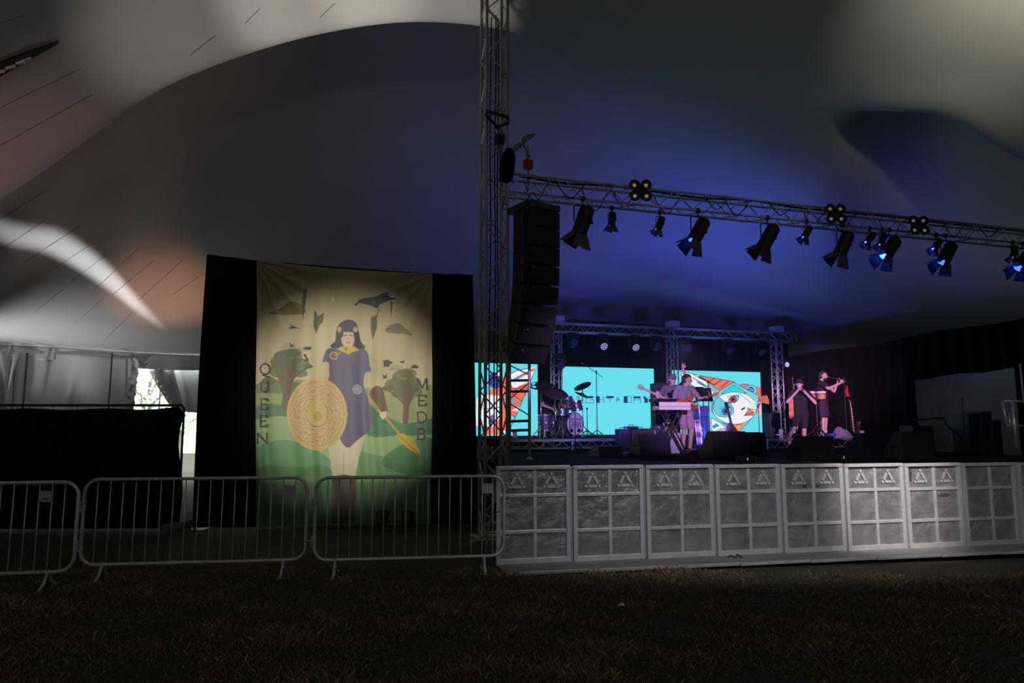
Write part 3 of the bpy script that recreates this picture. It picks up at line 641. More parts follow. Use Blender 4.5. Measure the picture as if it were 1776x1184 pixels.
# ------------------------------------------------------------------ lattice trusses
def truss(name, A_, B_, s, seg, label, cat='truss', group=None, roll=0.0, rc=.022, rb=.010, m=None, up=Vector((0, 0, 1)), base=None):
    """box truss from A_ to B_ (axis through its middle)"""
    A_ = Vector(A_); B_ = Vector(B_); m = m or alu; x = (B_-A_).normalized(); y = up.cross(x).normalized(); z = x.cross(y)
    R = Matrix((x, y, z)).transposed(); L_ = (B_-A_).length; h = s/2
    e = empty(name, A_, rot=R.to_euler(), label=label, cat=cat, group=group)
    ch = MB().tube((0, 0, 0), (L_, 0, 0), rc, 10).mesh('chord', m, True)
    for yy, zz in ((-h, -h), (-h, h), (h, -h), (h, h)): inst('chord', ch, e, (0, yy, zz))
    n = max(2, int(round(L_/seg))); d = L_/n; q0 = math.hypot(d, s)
    br = MB().tube((0, 0, 0), (0, 0, q0), rb, 6).mesh('brace', m, True)
    faces = [((-h, -h), (-h, h)), ((h, -h), (h, h)), ((-h, h), (h, h)), ((-h, -h), (h, -h))]
    for fi, (p, q_) in enumerate(faces):
        for k in range(n):
            a, b_ = (p, q_) if (k+fi) % 2 == 0 else (q_, p)
            inst('brace', br, e, M=along((k*d, *a), ((k+1)*d, *b_)))
    end = MB()
    for p, q_ in (((-h, -h), (-h, h)), ((h, -h), (h, h)), ((-h, h), (h, h)), ((-h, -h), (h, -h))): end.tube((0, *p), (0, *q_), rb*1.2, 6)
    em = end.mesh('end_frame', m); inst('end_frame', em, e, (.02, 0, 0)); inst('end_frame', em, e, (L_-.02, 0, 0))
    return e
TB = 2.45                                             # depth of the front truss
tw = st(856, 560, TB); zt = gz(tw.x)
tower = truss('tower_truss', (tw.x, tw.y, zt+.03), (tw.x, tw.y, 9.55), .35, .36, 'tall weathered lattice tower rising beside the stage', 'tower', rc=.026, rb=.012, m=alu_dark, up=V2)
tinv = (Matrix.Translation(tower.location) @ tower.rotation_euler.to_matrix().to_4x4()).inverted()
TW = Matrix.Translation((tw.x, tw.y, zt)) @ Matrix.Rotation(ANG, 4, 'Z')
def tpart(mb, nm): o = mb.build(nm, alu_dark, tower); o.matrix_local = tinv @ TW
tpart(MB().bbox((0, 0, .012), (.6, .6, .024), .005), 'base_plate')
for sx in (-1, 1): tpart(MB().tube((sx*.17, -.17, .025), (sx*.45, -.45, .025), .025, 8), 'outrigger')
# cables run down inside the tower
for k, (dx_, dy_) in enumerate(((-.06, 0), (.02, -.05), (.06, .04))):
    t_ = MB().path([(dx_+.01*math.sin(i*1.3+k), dy_, .2+i*.75) for i in range(12)], .011, 6).build('tower_cable', rubber, None, (tw.x, tw.y, zt), smooth=True)
    tag(t_, ('black cable nearest the left chord inside the lattice tower', 'black cable in the middle of the lattice tower', 'black cable nearest the line array inside the lattice tower')[k], 'cable', 'cables inside the tower')
zb = st(921, 336, TB-.15).z; SZ = .30
a0 = sa(868, 335, TB); a1 = sa(1776, 420, TB)+1.6
ft = truss('lighting_truss', S(a0, TB, zb+SZ/2), S(a1, TB, zb+SZ/2), SZ, .34, 'long silver lighting truss above the front of the stage', rc=.021, rb=.009)
def ta(px, py=390): return sa(px, py, TB)

# ------------------------------------------------------------------ loudspeaker line array
LA = st(926, 500, 1.95); arr = tag(empty('line_array', (LA.x, LA.y, 0), ANG+math.radians(16)), 'tall hanging black line array of stacked loudspeaker boxes', 'loudspeaker')
grille = mat('speaker_grille', (.006, .006, .007), .75, 0, .3, 60)
zt_ = st(923, 359, 1.95).z; WA = .62; hh = .285
fr = MB(); fr.bbox((0, .25, zt_-.05), (WA, .06, .10), .01); fr.bbox((0, -.25, zt_-.05), (WA, .06, .10), .01); fr.bbox((-WA/2+.03, 0, zt_-.05), (.06, .56, .10), .01); fr.bbox((WA/2-.03, 0, zt_-.05), (.06, .56, .10), .01); fr.build('fly_frame', black, arr)
cab = MB(); cab.prism([(-WA/2, -.26), (WA/2, -.26), (WA/2-.10, .26), (-WA/2+.10, .26)], Matrix.Translation((0, 0, -hh+.006)), hh-.012); cabm = cab.mesh('cabinet', black)
grm = MB().bbox((0, -.268, -hh/2), (WA-.03, .012, hh-.03), .005).mesh('grille', grille)
pinm = MB().bbox((-.19, -.278, -.05), (.03, .01, .012), .003).mesh('badge', mat('badge_grey', (.25, .25, .25), .4))
flym = MB().bbox((0, -.18, -hh/2), (.016, .04, hh*.92), .003).mesh('fly_link', pole_m)
y_, z_, an_ = 0.0, zt_-.105, 0.0
for k in range(8):
    an_ += math.radians([0, .5, 1, 2, 4, 6, 8, 10][k])
    c = inst('cabinet', cabm, arr, (0, y_, z_), (an_, 0, 0))
    for me_, nm, x_ in ((grm, 'grille', 0), (pinm, 'badge', 0), (flym, 'fly_link', WA/2+.006), (flym, 'fly_link', -WA/2-.006)): inst(nm, me_, c, (x_, 0, 0))
    z_ -= hh*math.cos(an_); y_ += hh*math.sin(an_)*1.0
for sx in (-.2, .2): MB().path([(sx, 0, zt_), (0, .02, zt_+.25)], .008, 6).build('steel_sling', pole_m, arr)

# ------------------------------------------------------------------ lamps on the front truss
BLUE = (.02, .06, 1.0)
lens_blue = mat('blue_lens', (.02, .03, .2), .2, emit=BLUE, estr=16.0); lens_dark = mat('dark_lens', (.02, .02, .025), .1)
lens_soft = mat('soft_blue_lens', (.02, .03, .2), .2, emit=BLUE, estr=6.0)
def barn_lamp(px, s, al_, be, lens, label, chord=-1, spin=0.0):
    """hanging spotlight: s size, al_ lean to the left, be lean into the stage"""
    a = ta(px); p = S(a, TB + chord*SZ/2, zb-.02)
    e = tag(empty('stage_lamp', p, ANG), label, 'stage lamp', 'lamps hanging from the front truss')
    c = MB().bbox((0, 0, .02), (.05*s/.4+.02, .05, .08), .006); c.tube((0, 0, -.02), (0, 0, -.09*s/.4), .011, 8); c.build('clamp', black, e)
    drop = .09*s/.4; yr = .36*s; yl = .62*s
    yk = MB(); yk.path([(-yr, 0, -drop-yl), (-yr, 0, -drop-.03), (-yr+.03, 0, -drop), (yr-.03, 0, -drop), (yr, 0, -drop-.03), (yr, 0, -drop-yl)], .011*s/.4, 6); yk.build('yoke', black, e, rot=None)
    piv = (0, 0, -drop-yl)
    bd = MB(); r = .29*s
    bd.lathe([(.02*s, .62*s), (r*.7, .60*s), (r*.98, .50*s), (r, .40*s), (r, -.42*s), (r*1.08, -.43*s), (r*1.08, -.50*s), (r*.9, -.50*s)], 18, None, 'start')
    for k in range(4): bd.box((0, 0, .30*s-k*.10*s), (r*2.06, .07*s, .035*s))
    body = bd.build('body', black, e, piv, (-be, 0, 0), smooth=False)
    body.rotation_euler = (Matrix.Rotation(al_, 3, 'Y') @ Matrix.Rotation(be, 3, 'X') @ Matrix.Rotation(spin, 3, 'Z')).to_euler()
    MB().lathe([(0.001, -.46*s), (r*.86, -.46*s), (r*.86, -.47*s), (.001, -.475*s)], 16).build('lens', lens, body)
    MB().lathe([(.05*s, -.04*s), (.06*s, 0), (.05*s, .04*s)], 8, Matrix.Translation((yr, 0, 0)) @ Matrix.Rotation(PI/2, 4, 'Y')).build('tilt_knob', black, e, piv)
    dm = MB().add([(-r*.85, 0, 0), (r*.85, 0, 0), (r*1.15, 0, -.42*s), (-r*1.15, 0, -.52*s), (-r*.85, .006, 0), (r*.85, .006, 0), (r*1.15, .006, -.42*s), (-r*1.15, .006, -.52*s)], [(0, 1, 2, 3), (7, 6, 5, 4), (0, 4, 5, 1), (1, 5, 6, 2), (2, 6, 7, 3), (3, 7, 4, 0)]).mesh('barn_door', mat('barn_door_paint', (.05, .05, .055), .5))
    for k, sp in enumerate((.25, .50, .40, .60)):
        M = Matrix.Rotation(k*PI/2, 4, 'Z') @ Matrix.Translation((0, -r*.98, -.50*s)) @ Matrix.Rotation(-sp, 4, 'X'); inst('barn_door', dm, body, M=M)
    return e
D_ = math.radians
for px, al_, lens, lb, ch in ((1005, 16, lens_dark, 'large barn-door lamp nearest the hanging line array', -1), (1203, 30, lens_soft, 'large barn-door lamp, second from the line array, a door edge blue', -1), (1322, 27, lens_dark, 'large dark barn-door lamp right of the first gap, third from the line array', -1),
                      (1451, 22, lens_dark, 'large dark barn-door lamp under the middle four-eyed blinder', -1), (1530, 38, lens_blue, 'large barn-door lamp with the brightest blue door', -1), (1627, 32, lens_soft, 'large barn-door lamp with dim blue door under the rightmost blinder', -1), (1758, 40, lens_soft, 'large barn-door lamp with blue door at the right edge', -1)):
    barn_lamp(px, .42 if px > 1010 else .44, D_(al_), D_(4 if lens is not lens_dark else 12), lens, lb, ch, D_(10))
for px, al_, lb in ((1068, 2, 'small barn-door lamp hanging straight down beside the first blinder'), (1152, 20, 'small barn-door lamp between the first blinder and the second large lamp'), (1389, 26, 'small barn-door lamp left of the middle blinder'), (1497, 36, 'small barn-door lamp left of a pair, its door rim blue'),
                    (1518, 20, 'small barn-door lamp right of a pair, above the brightest blue door'), (1611, 34, 'small barn-door lamp overlapping the large one under the rightmost blinder'), (1742, 12, 'small barn-door lamp overlapping the large one at the right edge')):
    barn_lamp(px, .22, D_(al_), D_(10), lens_blue, lb, 1 if px in (1068, 1152) else -1)
# four-eyed blinders on the face of the truss
refl = mat('blinder_reflector', (.5, .48, .40), .3, .6, emit=(1, .9, .6), estr=.10)
bulb = mat('blinder_bulb', (.8, .75, .6), .3, emit=(1, .84, .42), estr=.16)
for px, py, lb, wm in ((1110, 332, 'four-eyed blinder with yellowish bulbs nearest the line array', 1), (1448, 372, 'four-eyed blinder in the middle of the truss', 0), (1592, 392, 'rightmost four-eyed blinder on the truss', 0)):
    p = st(px, py, TB-.26); e = tag(empty('blinder', p, ANG + D_(-14)), lb, 'stage lamp', 'four-eyed blinders on the front truss'); e.rotation_euler.x = D_(-6)
    MB().bbox((0, .02, 0), (.20, .10, .22), .02).build('housing', black, e)
    MB().tube((0, .05, 0), (0, .2, .0), .02, 8).build('bracket', black, e)
    for sx in (-1, 1):
        for sz in (-1, 1):
            c = MB().lathe([(.03, .07), (.07, .05), (.094, 0), (.094, -.03), (.086, -.03), (.080, -.028)], 18, None, 'start').build('lamp_cup', black, e, (sx*.098, -.03, sz*.098), (-PI/2, 0, 0))
            MB().lathe([(.079, -.022), (.05, .012), (.02, .03), (.001, .032)], 18, None, 'end').build('reflector', black_gloss, c)
            MB().ball((0, 0, -.002), (.032, .032, .02), 12, 8).build('bulb', bulb if wm else mat('blinder_bulb_grey', (.6, .6, .62), .3, emit=(.9, .9, 1), estr=.10), c)
# cables looping along the truss
rng = random.Random(3)
for k, px in enumerate((935, 985, 1040, 1090, 1165, 1235, 1270, 1345, 1420, 1470, 1555, 1640, 1700)):
    a = ta(px); w_ = .35+.3*rng.random(); dz = .12+.3*rng.random(); b_ = rng.choice((-1, 1))*SZ/2
    pts = cr([S(a-w_/2, TB+b_, zb+SZ+.02), S(a-w_*.3, TB+b_*1.1-.03, zb+SZ-.10-dz*.4), S(a, TB+b_*.9-.03, zb+SZ-.15-dz*.6), S(a+w_*.35, TB+b_-.04, zb+SZ-.08), S(a+w_/2, TB-b_*.3, zb+SZ+.02)], 6)
    tag(MB().path(pts, .009, 6).build('truss_cable', rubber, smooth=True), 'black cable looped on the front truss ' + ('just right of the red hoist', 'above the first large lamp', 'left of the first straight small lamp', 'left of the first blinder', 'right of the first blinder', 'above the second large lamp', 'right of the second large lamp', 'above the third large lamp', 'left of the middle blinder', 'right of the middle blinder', 'left of the rightmost blinder', 'right of the rightmost blinder', 'nearest the right edge')[k], 'cable', 'cables looped on the front truss')
pts = cr([S(ta(900+k*80), TB-.02+.05*math.sin(k*2.1), zb+SZ+.03-.03*abs(math.sin(k*1.3))) for k in range(12)], 5)
tag(MB().path(pts, .02, 6).build('cable_bundle', rubber, smooth=True), 'thick black cable bundle lying along the top of the truss', 'cable')
# hoists and slings at the tower
def hoist(p, r, mtl, label, chain_top):
    e = tag(empty('chain_hoist', p, ANG), label, 'hoist'); q_ = MB(); q_.bbox((0, 0, 0), (r*1.5, r*1.2, r*1.7), r*.3); q_.build('body', mtl, e)
    MB().lathe([(r*.5, -r*.45), (r*.62, 0), (r*.5, r*.45)], 14, Matrix.Rotation(PI/2, 4, 'Y')).build('motor', mtl, e, (r*.3, 0, 0))
    MB().path([(0, 0, r*.8), (0, 0, r*1.25), (r*.3, 0, r*1.5), (0, 0, r*1.8), (-r*.2, 0, r*1.6)], r*.12, 6).build('hook', pole_m, e)
    MB().tube((0, 0, -r*.8), (0, 0, -r*.8-.35), .010, 6).build('chain', pole_m, e)
    MB().path([(0, 0, r*1.7), (0, 0, chain_top)], .006, 6).build('sling', pole_m, e)
p = st(867, 242, TB-.25); hoist(p, .10, black, 'black chain hoist hanging below the triangular bracket on the tower', .25)
p = st(916, 286, TB); hoist(p, .10, mat('red_paint', (.30, .02, .02), .45), 'red chain hoist above the end of the lighting truss', .34)
bag = MB(); bag.lathe([(.001, -.28), (.10, -.24), (.125, -.05), (.11, .18), (.06, .27), (.03, .3)], 12); tag(bag.build('chain_bag', blackcloth, None, st(880, 288, TB-.22), (0, .12, 0), smooth=True), 'black chain bag hanging on the tower above the truss end', 'bag')
grey_pl = mat('grey_plastic_wrap', (.20, .20, .21), .5)
wr = MB(); pts = [st(x, y, TB) for x, y in ((884, 268), (893, 258), (901, 252), (907, 250))]; wr.path(pts, [.01, .045, .05, .015], 8)
pts = [st(x, y, TB) for x, y in ((905, 252), (909, 243), (914, 238), (921, 236), (928, 233))]; wr.path(pts, [.02, .05, .045, .04, .01], 8)
wr.path([st(908, 252, TB), st(914, 262, TB), st(915, 276, TB)], .016, 6)
tag(wr.build('plastic_wrap', grey_pl, smooth=True), 'torn grey plastic wrap caught above the red hoist', 'wrap')
br = MB(); P3 = [st(x, y, TB-.24) for x, y in ((843, 192), (843, 199), (863, 221), (881, 213), (882, 204))]
br.path(P3, .030, 6, True); tag(br.build('rigging_bracket', black), 'black triangular rigging bracket clamped high on the tower', 'bracket')
# access frame beside the tower
p918 = st(918.5, 795, TB+.25); sf = tag(empty('access_frame', (p918.x, p918.y, 0), ANG), 'silver upright with dark rungs standing beside the tower', 'frame')
zz0 = p918.z; zz1 = st(918.5, 560, TB+.25).z; wl = (st(918.5, 700, TB+.25)-st(884, 700, TB+.25)).length
MB().tube((0, 0, zz0), (0, 0, zz1), .025, 10).build('upright', galv, sf, smooth=True); MB().tube((-wl, 0, zz0), (-wl, 0, zz1), .025, 10).build('upright', alu_dark, sf, smooth=True)
MB().lathe([(.06, 0), (.06, .01), (.03, .03)], 10).build('base_plate', galv, sf, (0, 0, zz0-.01))
for y in (660, 679, 730.5, 746.5):
    z = st(900, y, TB+.25).z; MB().tube((-wl, 0, z), (.0, 0, z+.01), .022, 8).build('rung', pole_m, sf)
for (xa, ya, xb, yb) in ((886, 634, 918, 650), (886, 701, 918, 720), (918, 664, 886, 690)):
    A_ = st(xa, ya, TB+.25); B_ = st(xb, yb, TB+.25); R_ = Matrix.Rotation(-ANG, 3, 'Z'); o_ = Vector((p918.x, p918.y, 0)); MB().tube(R_ @ (A_-o_), R_ @ (B_-o_), .010, 6).build('diagonal', pole_m, sf)

# ------------------------------------------------------------------ the stage
DZ = 1.07; RZ_ = 1.34; SF = 2.15
stage = tag(empty('stage_platform', S(0, SF, 0), ANG), 'raised black stage with a pleated black skirt', 'stage')
deckm = mat('stage_ply', (.008, .008, .009), .95, 0, .3, 5, spec=.08)
aL, aR, dep = .85, 11.9, 9.5
DW = (aR-aL)/6; dk_me = MB().box((DW/2, .475, -.02), (DW-.01, .945, .04)).mesh('deck_board', deckm)
for i in range(6):
    for j in range(10): inst('deck_board', dk_me, stage, (aL+i*DW, j*.95, DZ))
MB().box(((aL+aR)/2, 0.01, DZ-.06), (aR-aL, .03, .12)).build('fascia', black, stage)
sk = MB().sheet(lambda u, v: (aL+(aR-aL)*u, .03+.025*math.sin(u*240)*(.3+.7*v), (DZ-.10)*(1-v) + gz(OX+U2.x*(aR*u))*v), 500, 3).build('front_skirt', blackcloth, stage, smooth=True)
solid(sk, .004)
sk = MB().sheet(lambda u, v: (aL+.02*math.sin(u*150), dep*u, (DZ-.05)*(1-v)), 160, 3).build('side_skirt', blackcloth, stage, smooth=True); solid(sk, .004)
for i in range(7):
    for j in (0.3, 4, 7, 9.2): MB().tube((aL+.1+i*(DW-.04), j, -.1), (aL+.1+i*(DW-.04), j, DZ-.04), .025, 6).build('leg', alu_dark, stage)
# risers with lattice edges
def riser(a0_, a1_, b0, b1, label):
    e = tag(empty('stage_riser', S(a0_, b0, DZ), ANG), label, 'riser', 'lattice-edged risers on the stage'); L_ = a1_-a0_; H = RZ_-DZ
    MB().box((L_/2, (b1-b0)/2, H-.02), (L_, b1-b0, .04)).build('top_board', deckm, e)
    MB().box((L_/2, -.01, H-.03), (L_, .03, .06)).build('top_rail', alu, e)
    MB().box((L_/2, -.01, .05), (L_, .03, .03)).build('bottom_rail', alu, e)
    n = int(L_/.19); bm_ = MB().tube((0, 0, 0), (0, 0, math.hypot(L_/n, H-.11)), .011, 6).mesh('brace', alu)
    for k in range(n):
        za, zb_ = (.06, H-.05) if k % 2 else (H-.05, .06); inst('brace', bm_, e, M=along((L_*k/n, -.012, za), (L_*(k+1)/n, -.012, zb_)))
    for x in (.05, L_/2, L_-.05):
        for y in (.05, b1-b0-.05): MB().tube((x, y, 0), (x, y, H-.04), .02, 6).build('leg', alu, e)
    return e
bA = 7.7; bB = 6.6
riser(sa(868, 757, bA), sa(1112, 757, bA), bA, bA+2.2, 'lattice-edged riser carrying the drum kit')
riser(sa(1192, 757, bA), sa(1268, 757, bA), bA, bA+2.2, 'short lattice-edged riser behind the guitarist')
riser(sa(1330, 758, bB), sa(1503, 758, bB), bB, bB+2.4, 'lattice-edged riser under the whistle player')

# ------------------------------------------------------------------ rear truss arch
RB = 10.6; SR = .24; cols = []
zr = st(992, 575, RB-.12).z
mrear = mat('rear_aluminium', (.60, .60, .62), .4, .6)
aa = [sa(965, 640, RB), sa(1166.5, 640, RB), sa(1348, 640, RB)]
for a, lb in zip(aa, ('rear truss column beside the drummer', 'rear truss column behind the man with a raised hand', 'rear truss column beside the man in a black cap')):
    p = S(a, RB, DZ); truss('truss_column', p, (p.x, p.y, zr+.02), SR, .27, lb, 'truss', 'columns of the rear truss arch', rc=.02, rb=.008, m=mrear, up=V2)
    bx = tag(empty('corner_block', S(a+.04, RB, zr+SR+.03), ANG), {0: 'lilac corner block over the drummer column', 1: 'lilac corner block over the middle column', 2: 'grey corner block over the right column'}[len(cols)], 'block', 'corner blocks on the rear truss')
    MB().bbox((0, 0, .09), (.34, .3, .19), .01).build('block', mat('lilac_grey', (.55, .55, .60), .5), bx); MB().tube((0, 0, .18), (0, 0, .22), .02, 8).build('lifting_eye', alu, bx); cols.append(bx)
truss('rear_truss', S(aa[0]-.2, RB, zr+SR/2), S(aa[1], RB, zr+SR/2), SR, .26, 'rear truss span above the middle screen', 'truss', 'spans of the rear truss', rc=.02, rb=.008, m=mrear)
truss('rear_truss', S(aa[1], RB, zr+SR/2), S(aa[2]+.7, RB, zr+SR/2), SR, .26, 'rear truss span above the right-hand screen', 'truss', 'spans of the rear truss', rc=.02, rb=.008, m=mrear)
# moving-head lamps
def moving_head(a, b_, z, tilt, label, lens, up=-1):
    e = tag(empty('moving_head', S(a, b_, z), ANG), label, 'stage lamp', 'moving-head lamps on the rear truss')
    MB().bbox((0, 0, up*.07), (.30, .22, .12), .02).build('base', black, e)
    MB().bbox((-.15, 0, up*.25), (.035, .12, .28), .012).bbox((.15, 0, up*.25), (.035, .12, .28), .012).bbox((0, 0, up*.15), (.3, .14, .04), .012).build('yoke', black, e)
    h = MB(); h.lathe([(.02, .15), (.09, .13), (.115, .04), (.12, -.08), (.125, -.13), (.112, -.13)], 18, None, 'start'); hd = h.build('head', black, e, (0, 0, up*.32), (tilt, 0, 0), smooth=False)
    MB().lathe([(.001, -.118), (.105, -.118), (.105, -.126), (.001, -.128)], 18).build('lens', lens, hd)
    lr = MB()
    for k in range(7):
        r_ = 0 if k == 6 else .066; lr.lathe([(.024, -.128), (.020, -.136), (.001, -.138)], 8, Matrix.Translation((r_*math.cos(k*PI/3), r_*math.sin(k*PI/3), 0)))
    lr.build('lens_ring', black_gloss, hd)
glim = mat('glimmer_lens', (.5, .5, .7), .2, emit=(.55, .6, 1), estr=.55); dimlens = mat('navy_lens', (.05, .05, .12), .15, emit=(.1, .12, .5), estr=.06)
for px, tl, ln, lb in ((993, -95, dimlens, 'moving head with round face left of the boom microphone'), (1045, -60, glim, 'second moving head under the rear truss, lens glinting'), (1100, -60, glim, 'third moving head under the rear truss, lens glinting'), (1138, -95, dimlens, 'moving head with round face left of the middle rear column'),
                       (1190, -80, dimlens, 'moving head right of the middle rear column'), (1262, -50, dimlens, 'dim moving head above the right-hand screen'), (1318, -50, dimlens, 'dim moving head near the right rear column')):
    moving_head(sa(px, 585, RB-.05), RB-.05, zr-.02, D_(tl), lb, ln)
moving_head(sa(966, 632, RB-.25), RB-.44, st(966, 612, RB-.44).z, D_(-70), 'black moving head strapped to the rear column beside the drummer', dimlens)
p = st(1365, 632, RB-.6); e = tag(empty('round_lamp', p, ANG), 'small round bluish lamp beside the right rear column', 'stage lamp')
MB().lathe([(.05, .12), (.10, .08), (.12, 0), (.11, -.01)], 18, None, 'start').build('housing', black, e, rot=(-PI/2, 0, 0)); MB().lathe([(.001, -.004), (.075, -.004), (.075, -.01), (.001, -.012)], 16).build('lens', mat('pale_blue_lens', (.4, .4, .6), .3, emit=(.45, .5, 1), estr=.9), e, rot=(-PI/2, 0, 0)); MB().tube((0, .1, 0), (-.3, .1, 0), .015, 6).build('bracket', black, e)

# ------------------------------------------------------------------ LED screens
LB = 11.3
cy = lin(103, 226, 240)
led_m = attr_mat('led_face', .5, emit=1.0)
def screen(tl, tr, br, bl, paint, label, ni=380, nj=260):
    u_, v_ = np.meshgrid(np.linspace(0, 1, ni), np.linspace(0, 1, nj))
    X_ = (tl[0]*(1-u_)+tr[0]*u_)*(1-v_)+(bl[0]*(1-u_)+br[0]*u_)*v_; Y_ = (tl[1]*(1-u_)+tr[1]*u_)*(1-v_)+(bl[1]*(1-u_)+br[1]*u_)*v_
    ar = Art(X_, Y_, cy); paint(ar)
    cs = [st(*c, LB) for c in (tl, tr, br, bl)]; Z1 = (cs[0].z+cs[1].z)/2; Z0 = (cs[2].z+cs[3].z)/2; c0 = (cs[0]+cs[3])/2; c1 = (cs[1]+cs[2])/2
    A0 = (c0-Vector((OX, OY, 0))).dot(U2); A1 = (c1-Vector((OX, OY, 0))).dot(U2)
    e = tag(empty('led_screen', S(A0, LB, Z0), ANG), label, 'screen', 'screens behind the band')
    w_ = A1-A0; h_ = Z1-Z0; pos = np.stack([w_*u_, np.full_like(u_, -.002), h_*(1-v_)], 2)
    art_mesh('display_face', pos, ar, led_m, e, False)
    nx, nz_ = max(1, round(w_/.5)), max(1, round(h_/.5))
    cabm_ = MB().bbox((0, .04, 0), (w_/nx-.002, .075, h_/nz_-.002), .006).mesh('led_cabinet', black)
    for i in range(nx):
        for j in range(nz_): inst('led_cabinet', cabm_, e, (w_*(i+.5)/nx, 0, h_*(j+.5)/nz_))
    MB().box((w_*.2, .2, -(Z0-DZ)/2+.2), (.06, .06, Z0-DZ+.4)).box((w_*.8, .2, -(Z0-DZ)/2+.2), (.06, .06, Z0-DZ+.4)).box((w_/2, .1, -.03), (w_, .2, .06)).build('support_frame', black, e)
    return e
navy = lin(40, 42, 128); coral = lin(240, 118, 92); wht = lin(240, 244, 248); outl = lin(30, 36, 78); dcy = lin(52, 150, 190)
def night_day(A_):
    k = lambda x, y: (970+x/10.447, 670+y/10.447)
    R_ = lambda x0, y0, x1, y1: A_.poly([k(x0, y0), k(x1, y0), k(x1, y1), k(x0, y1)], navy)
    Ln = lambda x0, y0, x1, y1: A_.line(k(x0, y0), k(x1, y1), .9, lin(34, 90, 120))
    A_.poly([k(155, 170), k(225, 170), k(250, 300), k(155, 300)], navy); Ln(250, 230, 300, 298); Ln(305, 172, 305, 298)
    R_(335, 175, 350, 300); A_.poly([k(350, 175), k(440, 175), k(440, 300), k(410, 300), k(380, 240)], navy, 0)
    R_(465, 175, 605, 215); Ln(465, 215, 465, 298); Ln(465, 298, 603, 298); Ln(603, 298, 603, 240); Ln(603, 240, 530, 240)
    R_(650, 178, 715, 300); Ln(715, 240, 785, 240); Ln(785, 178, 785, 298)
    R_(828, 178, 970, 216); Ln(903, 216, 903, 298)
    A_.ell(*k(1040, 220), 2.2, 1.8, navy, hole=.3); A_.ell(*k(1042, 252), 2.8, 2.2, navy, hole=.35); A_.line(k(1050, 235), k(1078, 240), 1.0, navy)
    R_(1150, 180, 1222, 300); Ln(1222, 182, 1288, 182); Ln(1288, 182, 1288, 298); Ln(1288, 298, 1222, 298)
    R_(1330, 182, 1465, 220); Ln(1335, 220, 1335, 300); Ln(1465, 220, 1465, 300); Ln(1335, 242, 1465, 242)
    A_.poly([k(1505, 186), k(1545, 186), k(1580, 222), k(1598, 222), k(1598, 302), k(1540, 302), k(1535, 240)], navy); Ln(1585, 225, 1632, 186)
